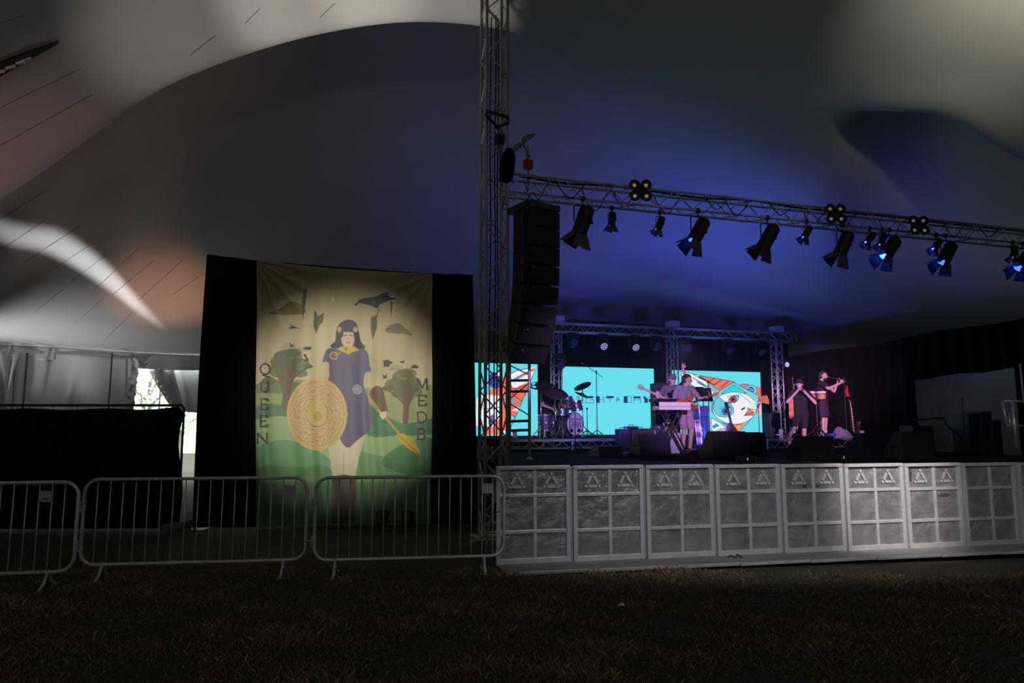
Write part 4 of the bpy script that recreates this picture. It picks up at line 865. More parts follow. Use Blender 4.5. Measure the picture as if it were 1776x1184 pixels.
def face_art(A_):
    k = lambda x, y: (1160+x/7.4, 630+y/7.4); K = lambda ps: [k(*p_) for p_ in ps]
    ow = .9
    def sh(ps, col, o=True):
        A_.poly(K(ps), col)
        if o: A_.lines(K(ps), ow, outl, closed=True)
    sh([(180, 100), (330, 145), (640, 200), (830, 240), (640, 360), (560, 410), (300, 420), (150, 300)], coral)
    sh([(380, 150), (500, 240), (600, 330), (640, 360), (540, 400), (200, 330), (150, 100), (300, 130)], wht)
    for p_, q_ in (((500, 245), (570, 190)), ((570, 275), (665, 210)), ((660, 310), (750, 230))): A_.line(k(*p_), k(*q_), 1.3, outl)
    A_.line(k(300, 140), k(480, 290), 3.2, wht); A_.lines(K([(300, 135), (500, 245), (510, 280), (480, 295), (300, 180)]), 1.2, outl)
    A_.lines(K([(230, 240), (360, 330), (340, 390), (240, 330)]), 1.4, outl); A_.line(k(360, 240), k(470, 300), 3, dcy); A_.line(k(250, 290), k(330, 350), 2.4, dcy)
    A_.poly(K([(510, 250), (560, 280), (630, 340), (560, 370), (480, 320)]), dcy, .7)
    # right-hand shapes
    sh([(930, 265), (1020, 275), (980, 330), (900, 290)], coral); sh([(1060, 290), (1190, 310), (1190, 470), (1100, 400)], coral, False)
    sh([(1120, 480), (1190, 500), (1195, 640), (1140, 700)], lin(236, 190, 200), False); A_.ell(*k(1050, 350), 11, 9.5, dcy); A_.ell(*k(1050, 350), 9.4, 8, lin(120, 220, 236)); A_.ell(*k(1045, 352), 7, 6.2, outl)
    for d_ in (-22, 0, 22): A_.line(k(1000+d_*.3, 345+d_), k(1092+d_*.3, 358+d_), 1.2, lin(120, 220, 236))
    # lozenge frame and round head
    sh([(820, 245), (1150, 420), (1130, 620), (1010, 760), (860, 905), (690, 770), (540, 620), (540, 450), (560, 405)], lin(120, 214, 232))
    A_.poly(K([(820, 275), (990, 385), (660, 390)]), lin(30, 220, 226)); A_.lines(K([(820, 275), (990, 385), (660, 390)]), .8, outl, closed=True)
    A_.ell(*k(835, 575), 39.5, 28, outl); A_.ell(*k(835, 575), 38.6, 27.2, wht)
    m_ = A_.mask(smooth_pts(K([(620, 440), (700, 490), (780, 520), (820, 590), (800, 660), (700, 690), (600, 660), (560, 580), (570, 500)]), 5)); A_.put(m_, lin(104, 206, 226)); A_.lines(smooth_pts(K([(620, 440), (700, 490), (780, 520), (820, 590), (800, 660), (700, 690), (600, 660), (560, 580), (570, 500)]), 5), .8, outl, closed=True)
    A_.lines(smooth_pts(K([(890, 395), (960, 440), (1040, 500), (1050, 545), (1005, 575), (1010, 590), (1100, 600)]), 4)[:-8], .8, outl)
    A_.poly(K([(1050, 500), (1110, 480), (1120, 560), (1090, 590), (1010, 575)]), lin(226, 240, 214)); A_.line(k(1005, 582), k(1110, 600), 1.5, dcy)
    def eye(cx_, cy_, iris, s_):
        ps = smooth_pts([(cx_-62*s_, cy_+30), (cx_-20, cy_-35*s_), (cx_+70*s_, cy_-55*s_), (cx_+62*s_, cy_+10), (cx_+10, cy_+42*s_)], 5); ps = [k(*p_) for p_ in ps]
        A_.poly(ps, lin(120, 206, 236)); A_.lines(ps, 1, navy, closed=True); A_.ell(*k(cx_, cy_), 6.4, 6.0, navy); A_.ell(*k(cx_, cy_), 5.4, 5, iris); A_.ell(*k(cx_, cy_), 3.3, 3.1, lin(50, 20, 40))
        for t in range(7): A_.line(k(cx_-60+t*22, cy_-22-12*math.sin(t*.5)), k(cx_-72+t*24, cy_-48-14*math.sin(t*.5)), .8, outl)
    eye(812, 465, lin(206, 70, 84), 1); eye(718, 618, lin(70, 120, 200), 1)
    A_.poly(K([(915, 590), (965, 562), (978, 574), (930, 606)]), lin(50, 30, 50))
    sh([(960, 672), (1000, 620), (1025, 590), (1045, 605), (1090, 625), (1085, 665)], coral); A_.line(k(965, 668), k(1075, 630), .8, outl)
    A_.poly(K([(730, 780), (990, 780), (890, 860), (830, 880)]), lin(244, 160, 84)); A_.lines(smooth_pts(K([(690, 765), (820, 790), (1005, 770)]), 4)[:-6], .9, outl)
    sh([(530, 700), (640, 760), (790, 880), (740, 910), (560, 915), (530, 820)], wht)
    for d_ in (0, 45, 90): A_.line(k(590+d_, 875-d_*.1), k(650+d_, 840-d_*.1), 2.6, outl); A_.line(k(592+d_, 874-d_*.1), k(648+d_, 842-d_*.1), 1.4, wht)
    A_.poly(K([(540, 800), (600, 770), (640, 800), (560, 840)]), dcy)
    A_.poly(K([(420, 540), (500, 540), (520, 620), (430, 620)]), lin(236, 84, 130))
def wing_art(A_):
    k = lambda x, y: (830+x/8.455, 620+y/8.455); K = lambda ps: [k(*p_) for p_ in ps]
    A_.poly(K([(840, 140), (600, 720), (430, 1100), (100, 1130), (-60, 700), (100, 560), (300, 300), (560, 190)]), coral)
    A_.poly(K([(455, 240), (560, 180), (740, 150), (840, 130), (770, 300), (700, 350), (540, 440), (470, 400)]), wht); A_.lines(K([(455, 235), (560, 185), (740, 150)]), 1.3, navy)
    A_.line(k(520, 320), k(800, 170), 4.2, navy); A_.line(k(620, 270), k(800, 170), 3, coral); A_.line(k(520, 320), k(610, 275), 2.6, lin(110, 150, 220))
    A_.line(k(500, 420), k(700, 345), 5.2, wht); A_.lines(K([(470, 440), (540, 470), (740, 380)]), 1.2, navy)
    A_.poly(K([(470, 560), (600, 690), (590, 730), (450, 660)]), dcy, .6); A_.poly(K([(460, 780), (570, 730), (600, 730), (560, 800), (540, 780)]), wht); A_.poly(K([(460, 830), (530, 880), (470, 1020)]), lin(110, 216, 230))
    for p_, q_ in (((480, 540), (660, 440)), ((590, 430), (690, 560)), ((480, 540), (630, 640)), ((640, 470), (700, 440)), ((460, 830), (530, 880)), ((840, 140), (600, 720)), ((600, 720), (430, 1100))): A_.line(k(*p_), k(*q_), 1.0, outl)
    A_.poly(K([(140, 260), (200, 210), (310, 230), (310, 440), (210, 450), (130, 390)]), lin(70, 66, 150)); A_.ell(*k(275, 240), 5, 4, wht)
    A_.poly(K([(20, 540), (300, 560), (300, 900), (150, 1010), (-60, 1000), (-40, 600)]), wht); A_.line(k(60, 760), k(330, 730), 1.2, outl); A_.line(k(150, 600), k(140, 980), 1.0, outl); A_.line(k(150, 420), k(320, 500), 1, outl)
    A_.poly(K([(380, 520), (410, 520), (410, 720), (380, 720)]), lin(60, 200, 180)); A_.poly(K([(140, 860), (220, 830), (200, 1000), (140, 980)]), lin(90, 110, 190)); A_.line(k(190, 990), k(400, 1100), 3.2, wht)
    A_.poly(K([(140, 1030), (300, 1000), (300, 1130), (140, 1130)]), lin(244, 140, 104))
screen((776, 628), (932, 631), (933, 755), (776, 756), wing_art, 'left screen glowing behind the lattice tower with coral wing artwork')
screen((974, 635), (1133, 639.5), (1137, 753), (976, 754), night_day, 'middle cyan screen lettered NIGHT and DAY')
screen((1166, 641), (1318, 646), (1323, 752.5), (1168, 753.5), face_art, 'right-hand screen showing a round cartoon-like face in cyan, white and coral')
# orange flap of artwork hanging past the right screen
fl = MB().prism([(-.02, .0), (.33, .06), (.40, -.10), (.40, -.24), (.0, -.16)], Matrix.Translation(st(1315, 688, LB-.12)) @ Matrix.Rotation(ANG, 4, 'Z') @ Matrix.Rotation(PI/2, 4, 'X'), .01)
tag(fl.build('orange_panel', mat('orange_panel', (.75, .32, .10), .6)), 'small orange panel poking out past the right-hand screen', 'panel')

# ------------------------------------------------------------------ black drapes round the stage
rb_ = tag(empty('rear_backdrop', S(0, LB+.5, 0), ANG), 'black backdrop cloth hanging behind the screens', 'backdrop')
def hung(a0_, a1_, ztop, parent, nf, y0=0.0):
    n = int(nf*7); o = MB().sheet(lambda u, v: (a0_+(a1_-a0_)*u, y0+.05*math.sin(u*nf*2*PI)*(.5+.5*v), ztop*(1-v)), n, 3).build('drape_panel', blackcloth, parent, smooth=True); solid(o, .005)
za_ = st(1100, 586, LB+.5).z
hung(sa(948, 600, LB+.5), sa(1150, 600, LB+.5), za_, rb_, 14); hung(sa(1150, 600, LB+.5), sa(1367, 600, LB+.5), za_, rb_, 16)
hung(sa(740, 640, LB+.5), sa(948, 640, LB+.5), st(880, 627, LB+.5).z, rb_, 14)
sd = tag(empty('side_drape', at(1366, 730, 21.5)), 'long black side drape closing the right of the stage', 'backdrop'); sd.location.z = 0; so = sd.location.copy()
def sdY(px): return 21.5 + (px-1366)/(1776-1366)*(14.4-21.5)
def side(px0, px1, ytop, ybot, nf):
    def fn(u, v):
        px = px0+(px1-px0)*u; Y = sdY(px) if px <= 1776 else 14.4-(px-1776)*.006; t = at(px, ytop(px), Y); zb_ = 0 if ybot is None else at(px, ybot(px), Y).z
        return Vector((t.x+.05*math.sin(u*nf), t.y+.03*math.sin(u*nf), t.z*(1-v)+zb_*v)) - so
    o = MB().sheet(fn, 90, 4).build('drape_panel', blackcloth, sd, smooth=True); solid(o, .005)
top_ = lambda px: 620-(px-1366)/(1776-1366)*70 + 2.5*math.sin(px*.03)
side(1362, 1582, top_, None, 60); side(1576, 1760, top_, lambda px: 658-(px-1580)*.115+1.5*math.sin(px*.06), 40); side(1752, 2100, top_, None, 60)

# ------------------------------------------------------------------ band equipment
def dk_(px, py, z=DZ): return onz(px, py, z)
def text_part(s_, size, m, parent, loc, rot, ext=.002, name='lettering'):
    c = bpy.data.curves.new(name, 'FONT'); c.body = s_; c.size = size; c.align_x = 'CENTER'; c.align_y = 'CENTER'; c.extrude = ext
    o = bpy.data.objects.new(name, c); me = bpy.data.meshes.new_from_object(o); bpy.data.objects.remove(o); me.materials.append(m)
    return inst(name, me, parent, loc, rot)
shell = mat('drum_shell', (.07, .06, .14), .35, .2, .5, 18); headm = mat('drum_head', (.70, .62, .70), .6, 0, .05); inkm = mat('black_ink', (.01, .01, .012), .7)
KY = D_(38)
def drum(p, r, h, label, name='drum', rot=(0, 0, 0), legs=0, lugs=8, front=False):
    e = tag(empty(name, p, rot=rot, label=label, cat='drum', group='drums of the kit'))
    MB().lathe([(r, 0), (r, h)], 24).build('shell', shell, e, smooth=False)
    for z, nm in ((0, 'hoop'), (h, 'hoop')): MB().lathe([(r+.004, z-.018), (r+.016, z-.018), (r+.016, z+.018), (r+.004, z+.018)], 24, None, 'ring').build('hoop', chrome if not front else black_gloss, e)
    MB().lathe([(.001, h+.004), (r, h+.004), (r, h+.008), (.001, h+.009)], 24).build('drum_head', headm, e)
    lg = MB().bbox((0, 0, 0), (.022, .03, .05), .006).mesh('lug', chrome)
    for k in range(lugs):
        a = k*2*PI/lugs; inst('lug', lg, e, ((r+.012)*math.cos(a), (r+.012)*math.sin(a), h*.5), (0, 0, a))
    for k in range(legs):
        a = k*2*PI/3+.5; MB().tube(((r+.02)*math.cos(a), (r+.02)*math.sin(a), h*.6), ((r+.03)*math.cos(a), (r+.03)*math.sin(a), -legs_h), .008, 6).build('leg', chrome, e)
    return e
legs_h = .2
YD = 17.95
pb = at(997, 735, YD); n_ = Vector((math.sin(KY), -math.cos(KY), 0))
rotb = (Matrix.Rotation(KY, 3, 'Z') @ Matrix.Rotation(PI/2, 3, 'X')).to_euler()
bd_ = drum(pb - n_*.36, .285, .36, 'bass drum with a white front lettered HERMITAGE GREEN', 'bass_drum', rotb, 0, 10, True)
MB().lathe([(.001, .366), (.272, .366), (.272, .37), (.001, .371)], 32).build('front_head', headm, bd_)
text_part('GREEN', .135, inkm, bd_, (0, -.02, .374), (0, 0, 0)).scale = (1.0, 1.5, 1)
text_part('HERMITAGE', .075, inkm, bd_, (0, .115, .374), (0, 0, 0)).scale = (1, 1.35, 1)
for sx in (-1, 1):
    MB().lathe([(.001, .374), (.052, .374), (.052, .377), (.001, .377)], 18).build('port_ring', inkm, bd_, (sx*.125, -.165, 0))
    MB().tube((sx*.25, -.05, .25), (sx*.38, -.30, .34), .010, 6).build('spur', chrome, bd_)
p = at(946, 741, 17.5); drum((p.x, p.y, RZ_+.2), .19, .38, 'floor tom with blue-grey shell in front of the drummer', 'floor_tom', (0, 0, 0), 3)
p = at(1001, 711, 17.95); drum(p, .15, .22, 'rack tom mounted above the bass drum', 'rack_tom', (-.16, -.1, KY))
p = at(985, 708, 18.05); drum(p, .14, .2, 'smaller rack tom left of the other rack tom', 'rack_tom', (-.16, .1, KY))
p = at(975, 719, 17.7); sn = drum(p, .17, .13, 'pale snare drum between floor tom and bass drum', 'snare_drum', (0, 0, 0))
MB().path([(0, 0, 0), (0, 0, -.12), (.12, .1, -(p.z-RZ_))], .01, 6).path([(0, 0, -.12), (-.14, .06, -(p.z-RZ_))], .01, 6).path([(0, 0, -.12), (0, -.15, -(p.z-RZ_))], .01, 6).build('stand', chrome, sn)
tom_h = MB().path([at(993, 722, 18.05), at(993, 712, 18.05), at(1000, 708, 18.05)], .012, 6).path([at(993, 712, 18.05), at(986, 706, 18.1)], .012, 6)
o = tom_h.build('tom_holder', chrome); tag(o, 'chrome holder joining the rack toms to the bass drum', 'drum stand')
bronze = mat('cymbal_bronze', (.10, .055, .05), .35, .5, .2, 8)
def stand_legs(mb, zbase, r=.30, h=.32, z0=None):
    for k in range(3):
        a = k*2*PI/3+.4; mb.path([(0, 0, zbase+h), (r*math.cos(a), r*math.sin(a), zbase+.01)], .011, 6); mb.path([(0, 0, zbase+h*.45), (r*.5*math.cos(a), r*.5*math.sin(a), zbase+h*.5)], .007, 5)
def cymbal(px, py, Y, r, tilt, label, m=bronze, standm=chrome, holes=False, floor=RZ_, ph=0, px_base=None):
    c = at(px, py, Y); e = tag(empty('cymbal', (c.x, c.y, floor), 0, label, 'cymbal', 'cymbals of the drum kit'))
    zc = c.z-floor; rot = Euler(tilt)
    M = Matrix.Translation((0, 0, zc)) @ rot.to_matrix().to_4x4()
    if not holes:
        MB().lathe([(.012, .045), (.04, .038), (.055, .02), (r*.6, .006), (r, -.012), (r, -.015), (r*.6, .003), (.012, .035)], 32, M).build('plate', m, e, smooth=True)
    else:
        mb = MB(); mb.lathe([(.012, .045), (.04, .038), (.055, .02), (r*.55, .008), (r*.55, .005), (.012, .035)], 32, M); mb.lathe([(r*.84, .0), (r, -.012), (r, -.015), (r*.84, -.003)], 32, M, 'ring')
        for k in range(6):
            a = k*PI/3; mb.prism([(r*.5, -r*.12), (r*.9, -r*.14), (r*.9, r*.14), (r*.5, r*.12)], M @ Matrix.Rotation(a, 4, 'Z'), .004)
        mb.build('plate', m, e)
    s_ = MB().tube((0, 0, .0), (0, 0, zc+.06), .012, 8); s_.build('pole', standm, e, smooth=True)
    l_ = MB(); stand_legs(l_, 0); l_.build('tripod', standm, e)
    MB().lathe([(.012, zc+.03), (.02, zc+.05), (.012, zc+.07)], 10).build('wing_nut', black, e)
cymbal(963, 681, 17.2, .33, (D_(28), D_(12), 0), 'large dark reddish cymbal hiding the drummer face')
cymbal(938, 668, 17.3, .29, (D_(24), 0, 0), 'cymbal with round cut-outs left of the drummer, on a bright stand', black_gloss, chrome, True)
cymbal(1010, 669, 18.1, .24, (D_(20), D_(-24), 0), 'thin cymbal tilted up in front of the cyan screen', black_gloss)
cymbal(1010, 684, 18.4, .21, (D_(14), D_(22), 0), 'small curved cymbal below the tilted one', black_gloss)
st_ = at(945, 752, 18.3); sl = tag(empty('drum_stool', (st_.x, st_.y, RZ_)), 'round black drum stool under the drummer', 'stool'); MB().lathe([(.001, .48), (.16, .48), (.17, .51), (.15, .55), (.001, .56)], 18).build('seat', black, sl); l_ = MB().tube((0, 0, .1), (0, 0, .48), .015, 8); stand_legs(l_, 0, .25, .25); l_.build('tripod', chrome, sl)

# ------------------------------------------------------------------ microphone stands
def mic(parent, p, d):
    d = Vector(d).normalized(); m_ = MB().tube(Vector(p)-d*.12, p, .012, 8, .016); m_.build('mic_body', black, parent); MB().ball(Vector(p)+d*.02, .026, 10, 8).build('mic_grille', mat('mic_mesh', (.25, .25, .27), .4, .7), parent)
def mic_stand(base, h, label, boom=None, round_base=False, m=black, mic_on=True):
    e = tag(empty('microphone_stand', base, 0, label, 'mic stand', 'microphone stands on the stage'))
    MB().tube((0, 0, .02), (0, 0, h), .012, 8, .009).build('pole', m, e)
    if round_base: MB().lathe([(.13, 0), (.13, .015), (.03, .03)], 18).build('base', m, e)
    else:
        l_ = MB(); stand_legs(l_, 0, .28, .2); l_.build('tripod', m, e)
    MB().lathe([(.018, h-.03), (.024, h), (.018, h+.03)], 8).build('clutch', m, e)
    if boom:
        A_, B_ = Vector(boom[0]), Vector(boom[1]); MB().tube(A_, B_, .008, 6).build('boom', m, e)
        if mic_on: mic(e, A_, (A_-B_))
    elif mic_on: mic(e, (0, -.08, h+.06), (0, -1, .5))
    return e
def rel(px, py, Y, base): return at(px, py, Y)-Vector(base)
b0 = dk_(1035, 756, RZ_); b0 = Vector((at(1035, 700, 18.0).x, 18.0, RZ_)); mic_stand(b0, rel(1031, 645, 18, b0).z, 'boom stand with a microphone over the drums against the cyan screen', (rel(1011, 630, 18.0, b0), rel(1045, 654, 18, b0)))
b0 = Vector((at(1018, 700, 18.2).x, 18.2, RZ_)); mic_stand(b0, .75, 'thin short stand right of the bass drum', mic_on=False)
b0 = Vector((at(998, 780, 15.6).x, 15.6, DZ)); mic_stand(b0, rel(997, 704, 15.6, b0).z, 'slim dark stand crossing in front of the bass drum', mic_on=False)
b0 = dk_(1232, 788); mic_stand(b0, rel(1232, 662, b0.y, b0).z, 'black microphone stand right of the guitarist', (rel(1215, 655, b0.y, b0), rel(1240, 668, b0.y, b0)))
b0 = Vector((at(1317, 750, 18.5).x, 18.5, DZ)); mic_stand(b0, rel(1317, 705, 18.5, b0).z, 'thin microphone stand against the edge of the right-hand screen')
b0 = Vector((at(1356, 752, 16.9).x, 16.9, RZ_)); b1 = b0; mic_stand(b0, rel(1356, 692, 16.9, b0).z, 'bright chrome stand with clamps below the right rear column', (rel(1350, 690, 16.9, b0), rel(1364, 694, 16.9, b0)), m=chrome, mic_on=False)
b0 = Vector((at(1426, 752, 17.6).x, 17.6, RZ_)); mic_stand(b0, rel(1426, 690, 17.6, b0).z, 'microphone stand standing before the bongos', (rel(1414, 684, 17.6, b0), rel(1428, 692, 17.6, b0)))
b0 = Vector((at(1383, 785, 15.2).x, 15.2, DZ)); mic_stand(b0, rel(1380, 668, 15.2, b0).z-.45, 'low microphone stand before the man in a black cap', mic_on=False)
b0 = Vector((at(1469, 752, 18.3).x, 18.3, RZ_)); e = mic_stand(b0, rel(1467, 656, 18.3, b0).z, 'tall dark stand with a red cloth right of the whistle player', mic_on=False)
ez = rel(1467, 668, 18.3, b0).z
rc_ = MB().sheet(lambda u, v: (.01+.12*u*(.25+.75*v)+.015*math.sin(v*9), -.02-.03*math.sin(u*7+v*4), ez-.30*v), 8, 10).build('red_cloth', mat('red_cloth', (.55, .03, .02), .8), None, b0, smooth=True); solid(rc_, .004); tag(rc_, 'red cloth hanging on the tall dark stand', 'cloth')

# ------------------------------------------------------------------ keyboard on a crossed stand
kp = dk_(1173, 788); ky = tag(empty('keyboard', (kp.x, kp.y, 0), ANG*.6), 'long white-backed keyboard on a black crossed stand', 'keyboard')
ztop = at(1168, 697, kp.y).z; zbot = at(1168, 710.5, kp.y).z; kw = (at(1199, 700, kp.y)-at(1141, 700, kp.y)).length
pearl = mat('pearl_white', (.80, .76, .80), .4, 0, .05)
MB().bbox((0, 0, (ztop+zbot)/2), (kw, .03, ztop-zbot), .008).build('back_panel', pearl, ky); MB().bbox((0, .20, zbot+.03), (kw, .38, .06), .01).build('body', pearl, ky)
MB().box((0, -.017, zbot+(ztop-zbot)*.42), (kw*.97, .006, .012)).build('groove', mat('grey_groove', (.30, .26, .32), .5), ky)
wk = MB().bbox((0, .30, zbot+.068), (kw/30-.002, .16, .015), .003).mesh('white_key', white_plastic)
for k in range(28): inst('white_key', wk, ky, (-kw*.47+kw*.94*k/27, 0, 0))
for sx in (-1, 1):
    for y in (.05, .3): MB().tube((sx*.26, y, DZ+.01), (-sx*.22, y, zbot), .018, 8).build('stand_leg', black, ky)
for sx in (-1, 1): MB().tube((sx*.26, -.05, DZ+.015), (sx*.26, .42, DZ+.015), .016, 8).build('stand_foot', black, ky)
for sx in (-1, 1): MB().tube((sx*.22, -.02, zbot-.02), (sx*.22, .40, zbot-.02), .016, 8).build('stand_arm', black, ky)
k2 = at(1152, 697, kp.y+.7); e = tag(empty('stage_keyboard', (k2.x, k2.y, 0), ANG*.6), 'small dark keyboard behind the white-backed one', 'keyboard'); zz = at(1152, 694, kp.y+.7).z
MB().bbox((0, 0, zz), (.62, .28, .07), .01).build('body', black_gloss, e); MB().box((0, -.06, zz+.038), (.56, .12, .008)).build('keys', mat('dim_keys', (.4, .4, .45), .4), e)
MB().tube((-.2, 0, DZ), (.2, 0, zz-.03), .015, 6).tube((.2, .1, DZ), (-.2, .1, zz-.03), .015, 6).build('stand', black, e)
# lyric stand
p = Vector((at(1222, 760, 16.1).x, 16.1, DZ)); e = tag(empty('music_stand', (p.x, p.y, DZ), .2), 'black music stand holding papers beside the guitar neck', 'music stand'); zz = at(1220, 684, p.y).z-DZ
MB().tube((0, 0, 0), (0, 0, zz), .012, 8).build('pole', black, e); MB().bbox((0, 0, zz), (.44, .02, .34), .008, (D_(-20), 0, 0)).build('tray', black, e); MB().bbox((-.05, .02, zz+.04), (.22, .012, .30), .004, (D_(-20), 0, D_(9))).build('folder', blackcloth, e)
l_ = MB(); stand_legs(l_, 0, .24, .2); l_.build('tripod', black, e)

# ------------------------------------------------------------------ amplifiers, cases
def amp(px0, px1, py0, py1, Y, dpt, col, label, cat='amplifier', name='amplifier', knobs=True, z0=DZ):
    L_ = at(px0, py1, Y); R_ = at(px1, py1, Y); w_ = R_.x-L_.x; zt2 = at((px0+px1)/2, py0, Y).z; e = tag(empty(name, ((L_.x+R_.x)/2, Y, z0), ANG*.5, label, cat)); h_ = zt2-z0
    MB().bbox((0, dpt/2, h_/2), (w_, dpt, h_), .015).build('cabinet', col, e)
    MB().bbox((0, -.004, h_*.42), (w_*.9, .012, h_*.72), .004).build('grille', mat('grille_' + col.name, tuple(c*.7 for c in (.4, .3, .3)), .8) if col.name == 'tan_tolex' else grille, e)
    MB().path([(-.07, dpt/2, h_), (-.06, dpt/2, h_+.03), (.06, dpt/2, h_+.03), (.07, dpt/2, h_)], .008, 6).build('handle', black, e)
    if knobs:
        kn = MB().lathe([(.012, 0), (.010, .015), (.001, .016)], 10).mesh('knob', chrome)
        for k in range(6): inst('knob', kn, e, (-w_*.35+w_*.14*k, -.002, h_*.88), (PI/2, 0, 0))
    for sx in (-1, 1):
        for y in (.05, dpt-.05): MB().lathe([(.02, 0), (.018, .012)], 8).build('foot', rubber, e, (sx*w_*.42, y, -.004))
    return e
tan = mat('tan_tolex', (.30, .20, .19), .7); black_t = mat('black_tolex', (.02, .02, .024), .7)
amp(1135, 1150, 738.5, 760, 16.6, .3, tan, 'small tan amplifier behind the keyboard stand')
amp(1153, 1180, 740, 790, 15.9, .28, tan, 'taller tan amplifier under the white-backed keyboard')
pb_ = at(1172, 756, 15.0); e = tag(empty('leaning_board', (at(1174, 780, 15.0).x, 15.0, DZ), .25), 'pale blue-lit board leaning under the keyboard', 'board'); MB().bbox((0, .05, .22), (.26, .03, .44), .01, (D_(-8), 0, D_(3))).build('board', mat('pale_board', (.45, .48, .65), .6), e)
amp(1204, 1232, 704, 790, 16.6, .4, black_t, 'tall black amplifier behind the music stand')
amp(1074, 1094, 744, 775, 16.3, .35, black_t, 'black equipment rack left of the tan amplifier')
amp(1096, 1134, 743, 775, 16.5, .35, black_t, 'low wide black case beside the equipment rack', 'case', 'flight_case')
amp(1085, 1108, 739, 744, 16.3, .2, mat('grey_box', (.25, .25, .30), .5), 'small grey box on the equipment rack', 'box', 'equipment_box', True, at(1096, 744, 16.3).z+.012)
amp(1337, 1362, 716, 775, 19.2, .4, black_t, 'black cabinet at the foot of the right rear column', 'case', 'flight_case', False)
amp(1138, 1165, 664, 775, 18.5, .4, black_t, 'tall black cabinet stack behind the man with a raised hand', 'amplifier', 'amplifier', False)
e = amp(1152, 1162, 732.5, 737, 15.95, .12, white_plastic, 'small white box on the tan amplifier', 'box', 'equipment_box', False, at(1160, 740, 15.9).z+.01)

# ------------------------------------------------------------------ floor monitors
def wedge(px, py_base, w_, h_, label, rz=0.0, m=black):
    p = dk_(px, py_base); e = tag(empty('floor_monitor', p, ANG+rz, label, 'monitor', 'wedge monitors along the stage front'))
    M = Matrix(((0, 0, 1, -w_/2), (1, 0, 0, 0), (0, 1, 0, 0), (0, 0, 0, 1)))
    MB().prism([(0, 0), (.44, 0), (.50, .10), (.18, h_), (.05, h_)], M, w_).build('cabinet', m, e)
    MB().add([(-w_*.45, .485, .13), (w_*.45, .485, .13), (w_*.45, .19, h_+.005), (-w_*.45, .19, h_+.005)], [(0, 1, 2, 3)]).build('grille', grille, e)
    MB().bbox((-w_/2-.004, .22, h_*.45), (.01, .12, .04), .004).build('handle', rubber, e)
    MB().bbox((0, -.004, .07), (.12, .01, .06), .004).build('connector_plate', pole_m, e)
    for sx in (-1, 1): MB().lathe([(.008, 0), (.006, -.012)], 8, Matrix.Translation((sx*.02, -.008, .07)) @ Matrix.Rotation(PI/2, 4, 'X')).build('socket', chrome, e)
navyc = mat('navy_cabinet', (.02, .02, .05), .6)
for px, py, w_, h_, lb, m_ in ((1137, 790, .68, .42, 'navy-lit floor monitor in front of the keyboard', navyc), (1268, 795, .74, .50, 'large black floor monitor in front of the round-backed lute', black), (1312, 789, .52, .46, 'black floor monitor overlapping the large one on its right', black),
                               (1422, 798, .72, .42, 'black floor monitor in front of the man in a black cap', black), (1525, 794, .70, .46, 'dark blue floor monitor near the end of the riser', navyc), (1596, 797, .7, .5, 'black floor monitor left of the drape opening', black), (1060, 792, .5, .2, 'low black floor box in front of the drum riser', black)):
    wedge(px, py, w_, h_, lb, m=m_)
# low flood lights at the stage lip
for px, lb in ((1295, 'low flood light on the stage lip left of the pair'), (1462, 'low flood light on the stage lip right of the pair')):
    p = S(sa(px, 805, SF+.12), SF+.12, DZ); e = tag(empty('flood_light', p, ANG, lb, 'stage lamp', 'flood lights on the stage lip')); 
    MB().path([(-.19, 0, 0), (-.19, 0, .09), (.19, 0, .09), (.19, 0, 0)], .008, 6).build('frame', pole_m, e); MB().bbox((0, .02, .05), (.34, .05, .06), .01).build('body', black, e); MB().bbox((.01, -.02, .045), (.014, .01, .045), .004).build('indicator', mat('white_indicator', (.8, .8, .8), .4, emit=(1, 1, 1), estr=.25), e)

# ------------------------------------------------------------------ guitars on stands, percussion
sunb = mat('sunburst', (.45, .13, .03), .3, 0, .5, 3); wood = mat('maple_neck', (.55, .36, .22), .4); darkw = mat('rosewood', (.05, .03, .025), .4); redw = mat('reddish_wood', (.22, .07, .06), .35, 0, .3, 5); binding = mat('white_binding', (.85, .82, .80), .4)
def outline(kind):
    if kind == 'acoustic': pts = [(0, .26), (.11, .24), (.145, .14), (.105, .03), (.12, -.05), (.195, -.15), (.17, -.25), (.08, -.30), (0, -.305)]
    elif kind == 'electric': pts = [(.03, .14), (.10, .22), (.15, .24), (.155, .16), (.125, .06), (.115, -.02), (.165, -.14), (.14, -.22), (.06, -.25), (0, -.25)]
    else: pts = [(0, .24), (.06, .17), (.12, .05), (.135, -.06), (.10, -.15), (0, -.19)]
    return smooth_pts(pts + [(-x, y) for x, y in pts[::-1] if abs(x) > .001], 4)
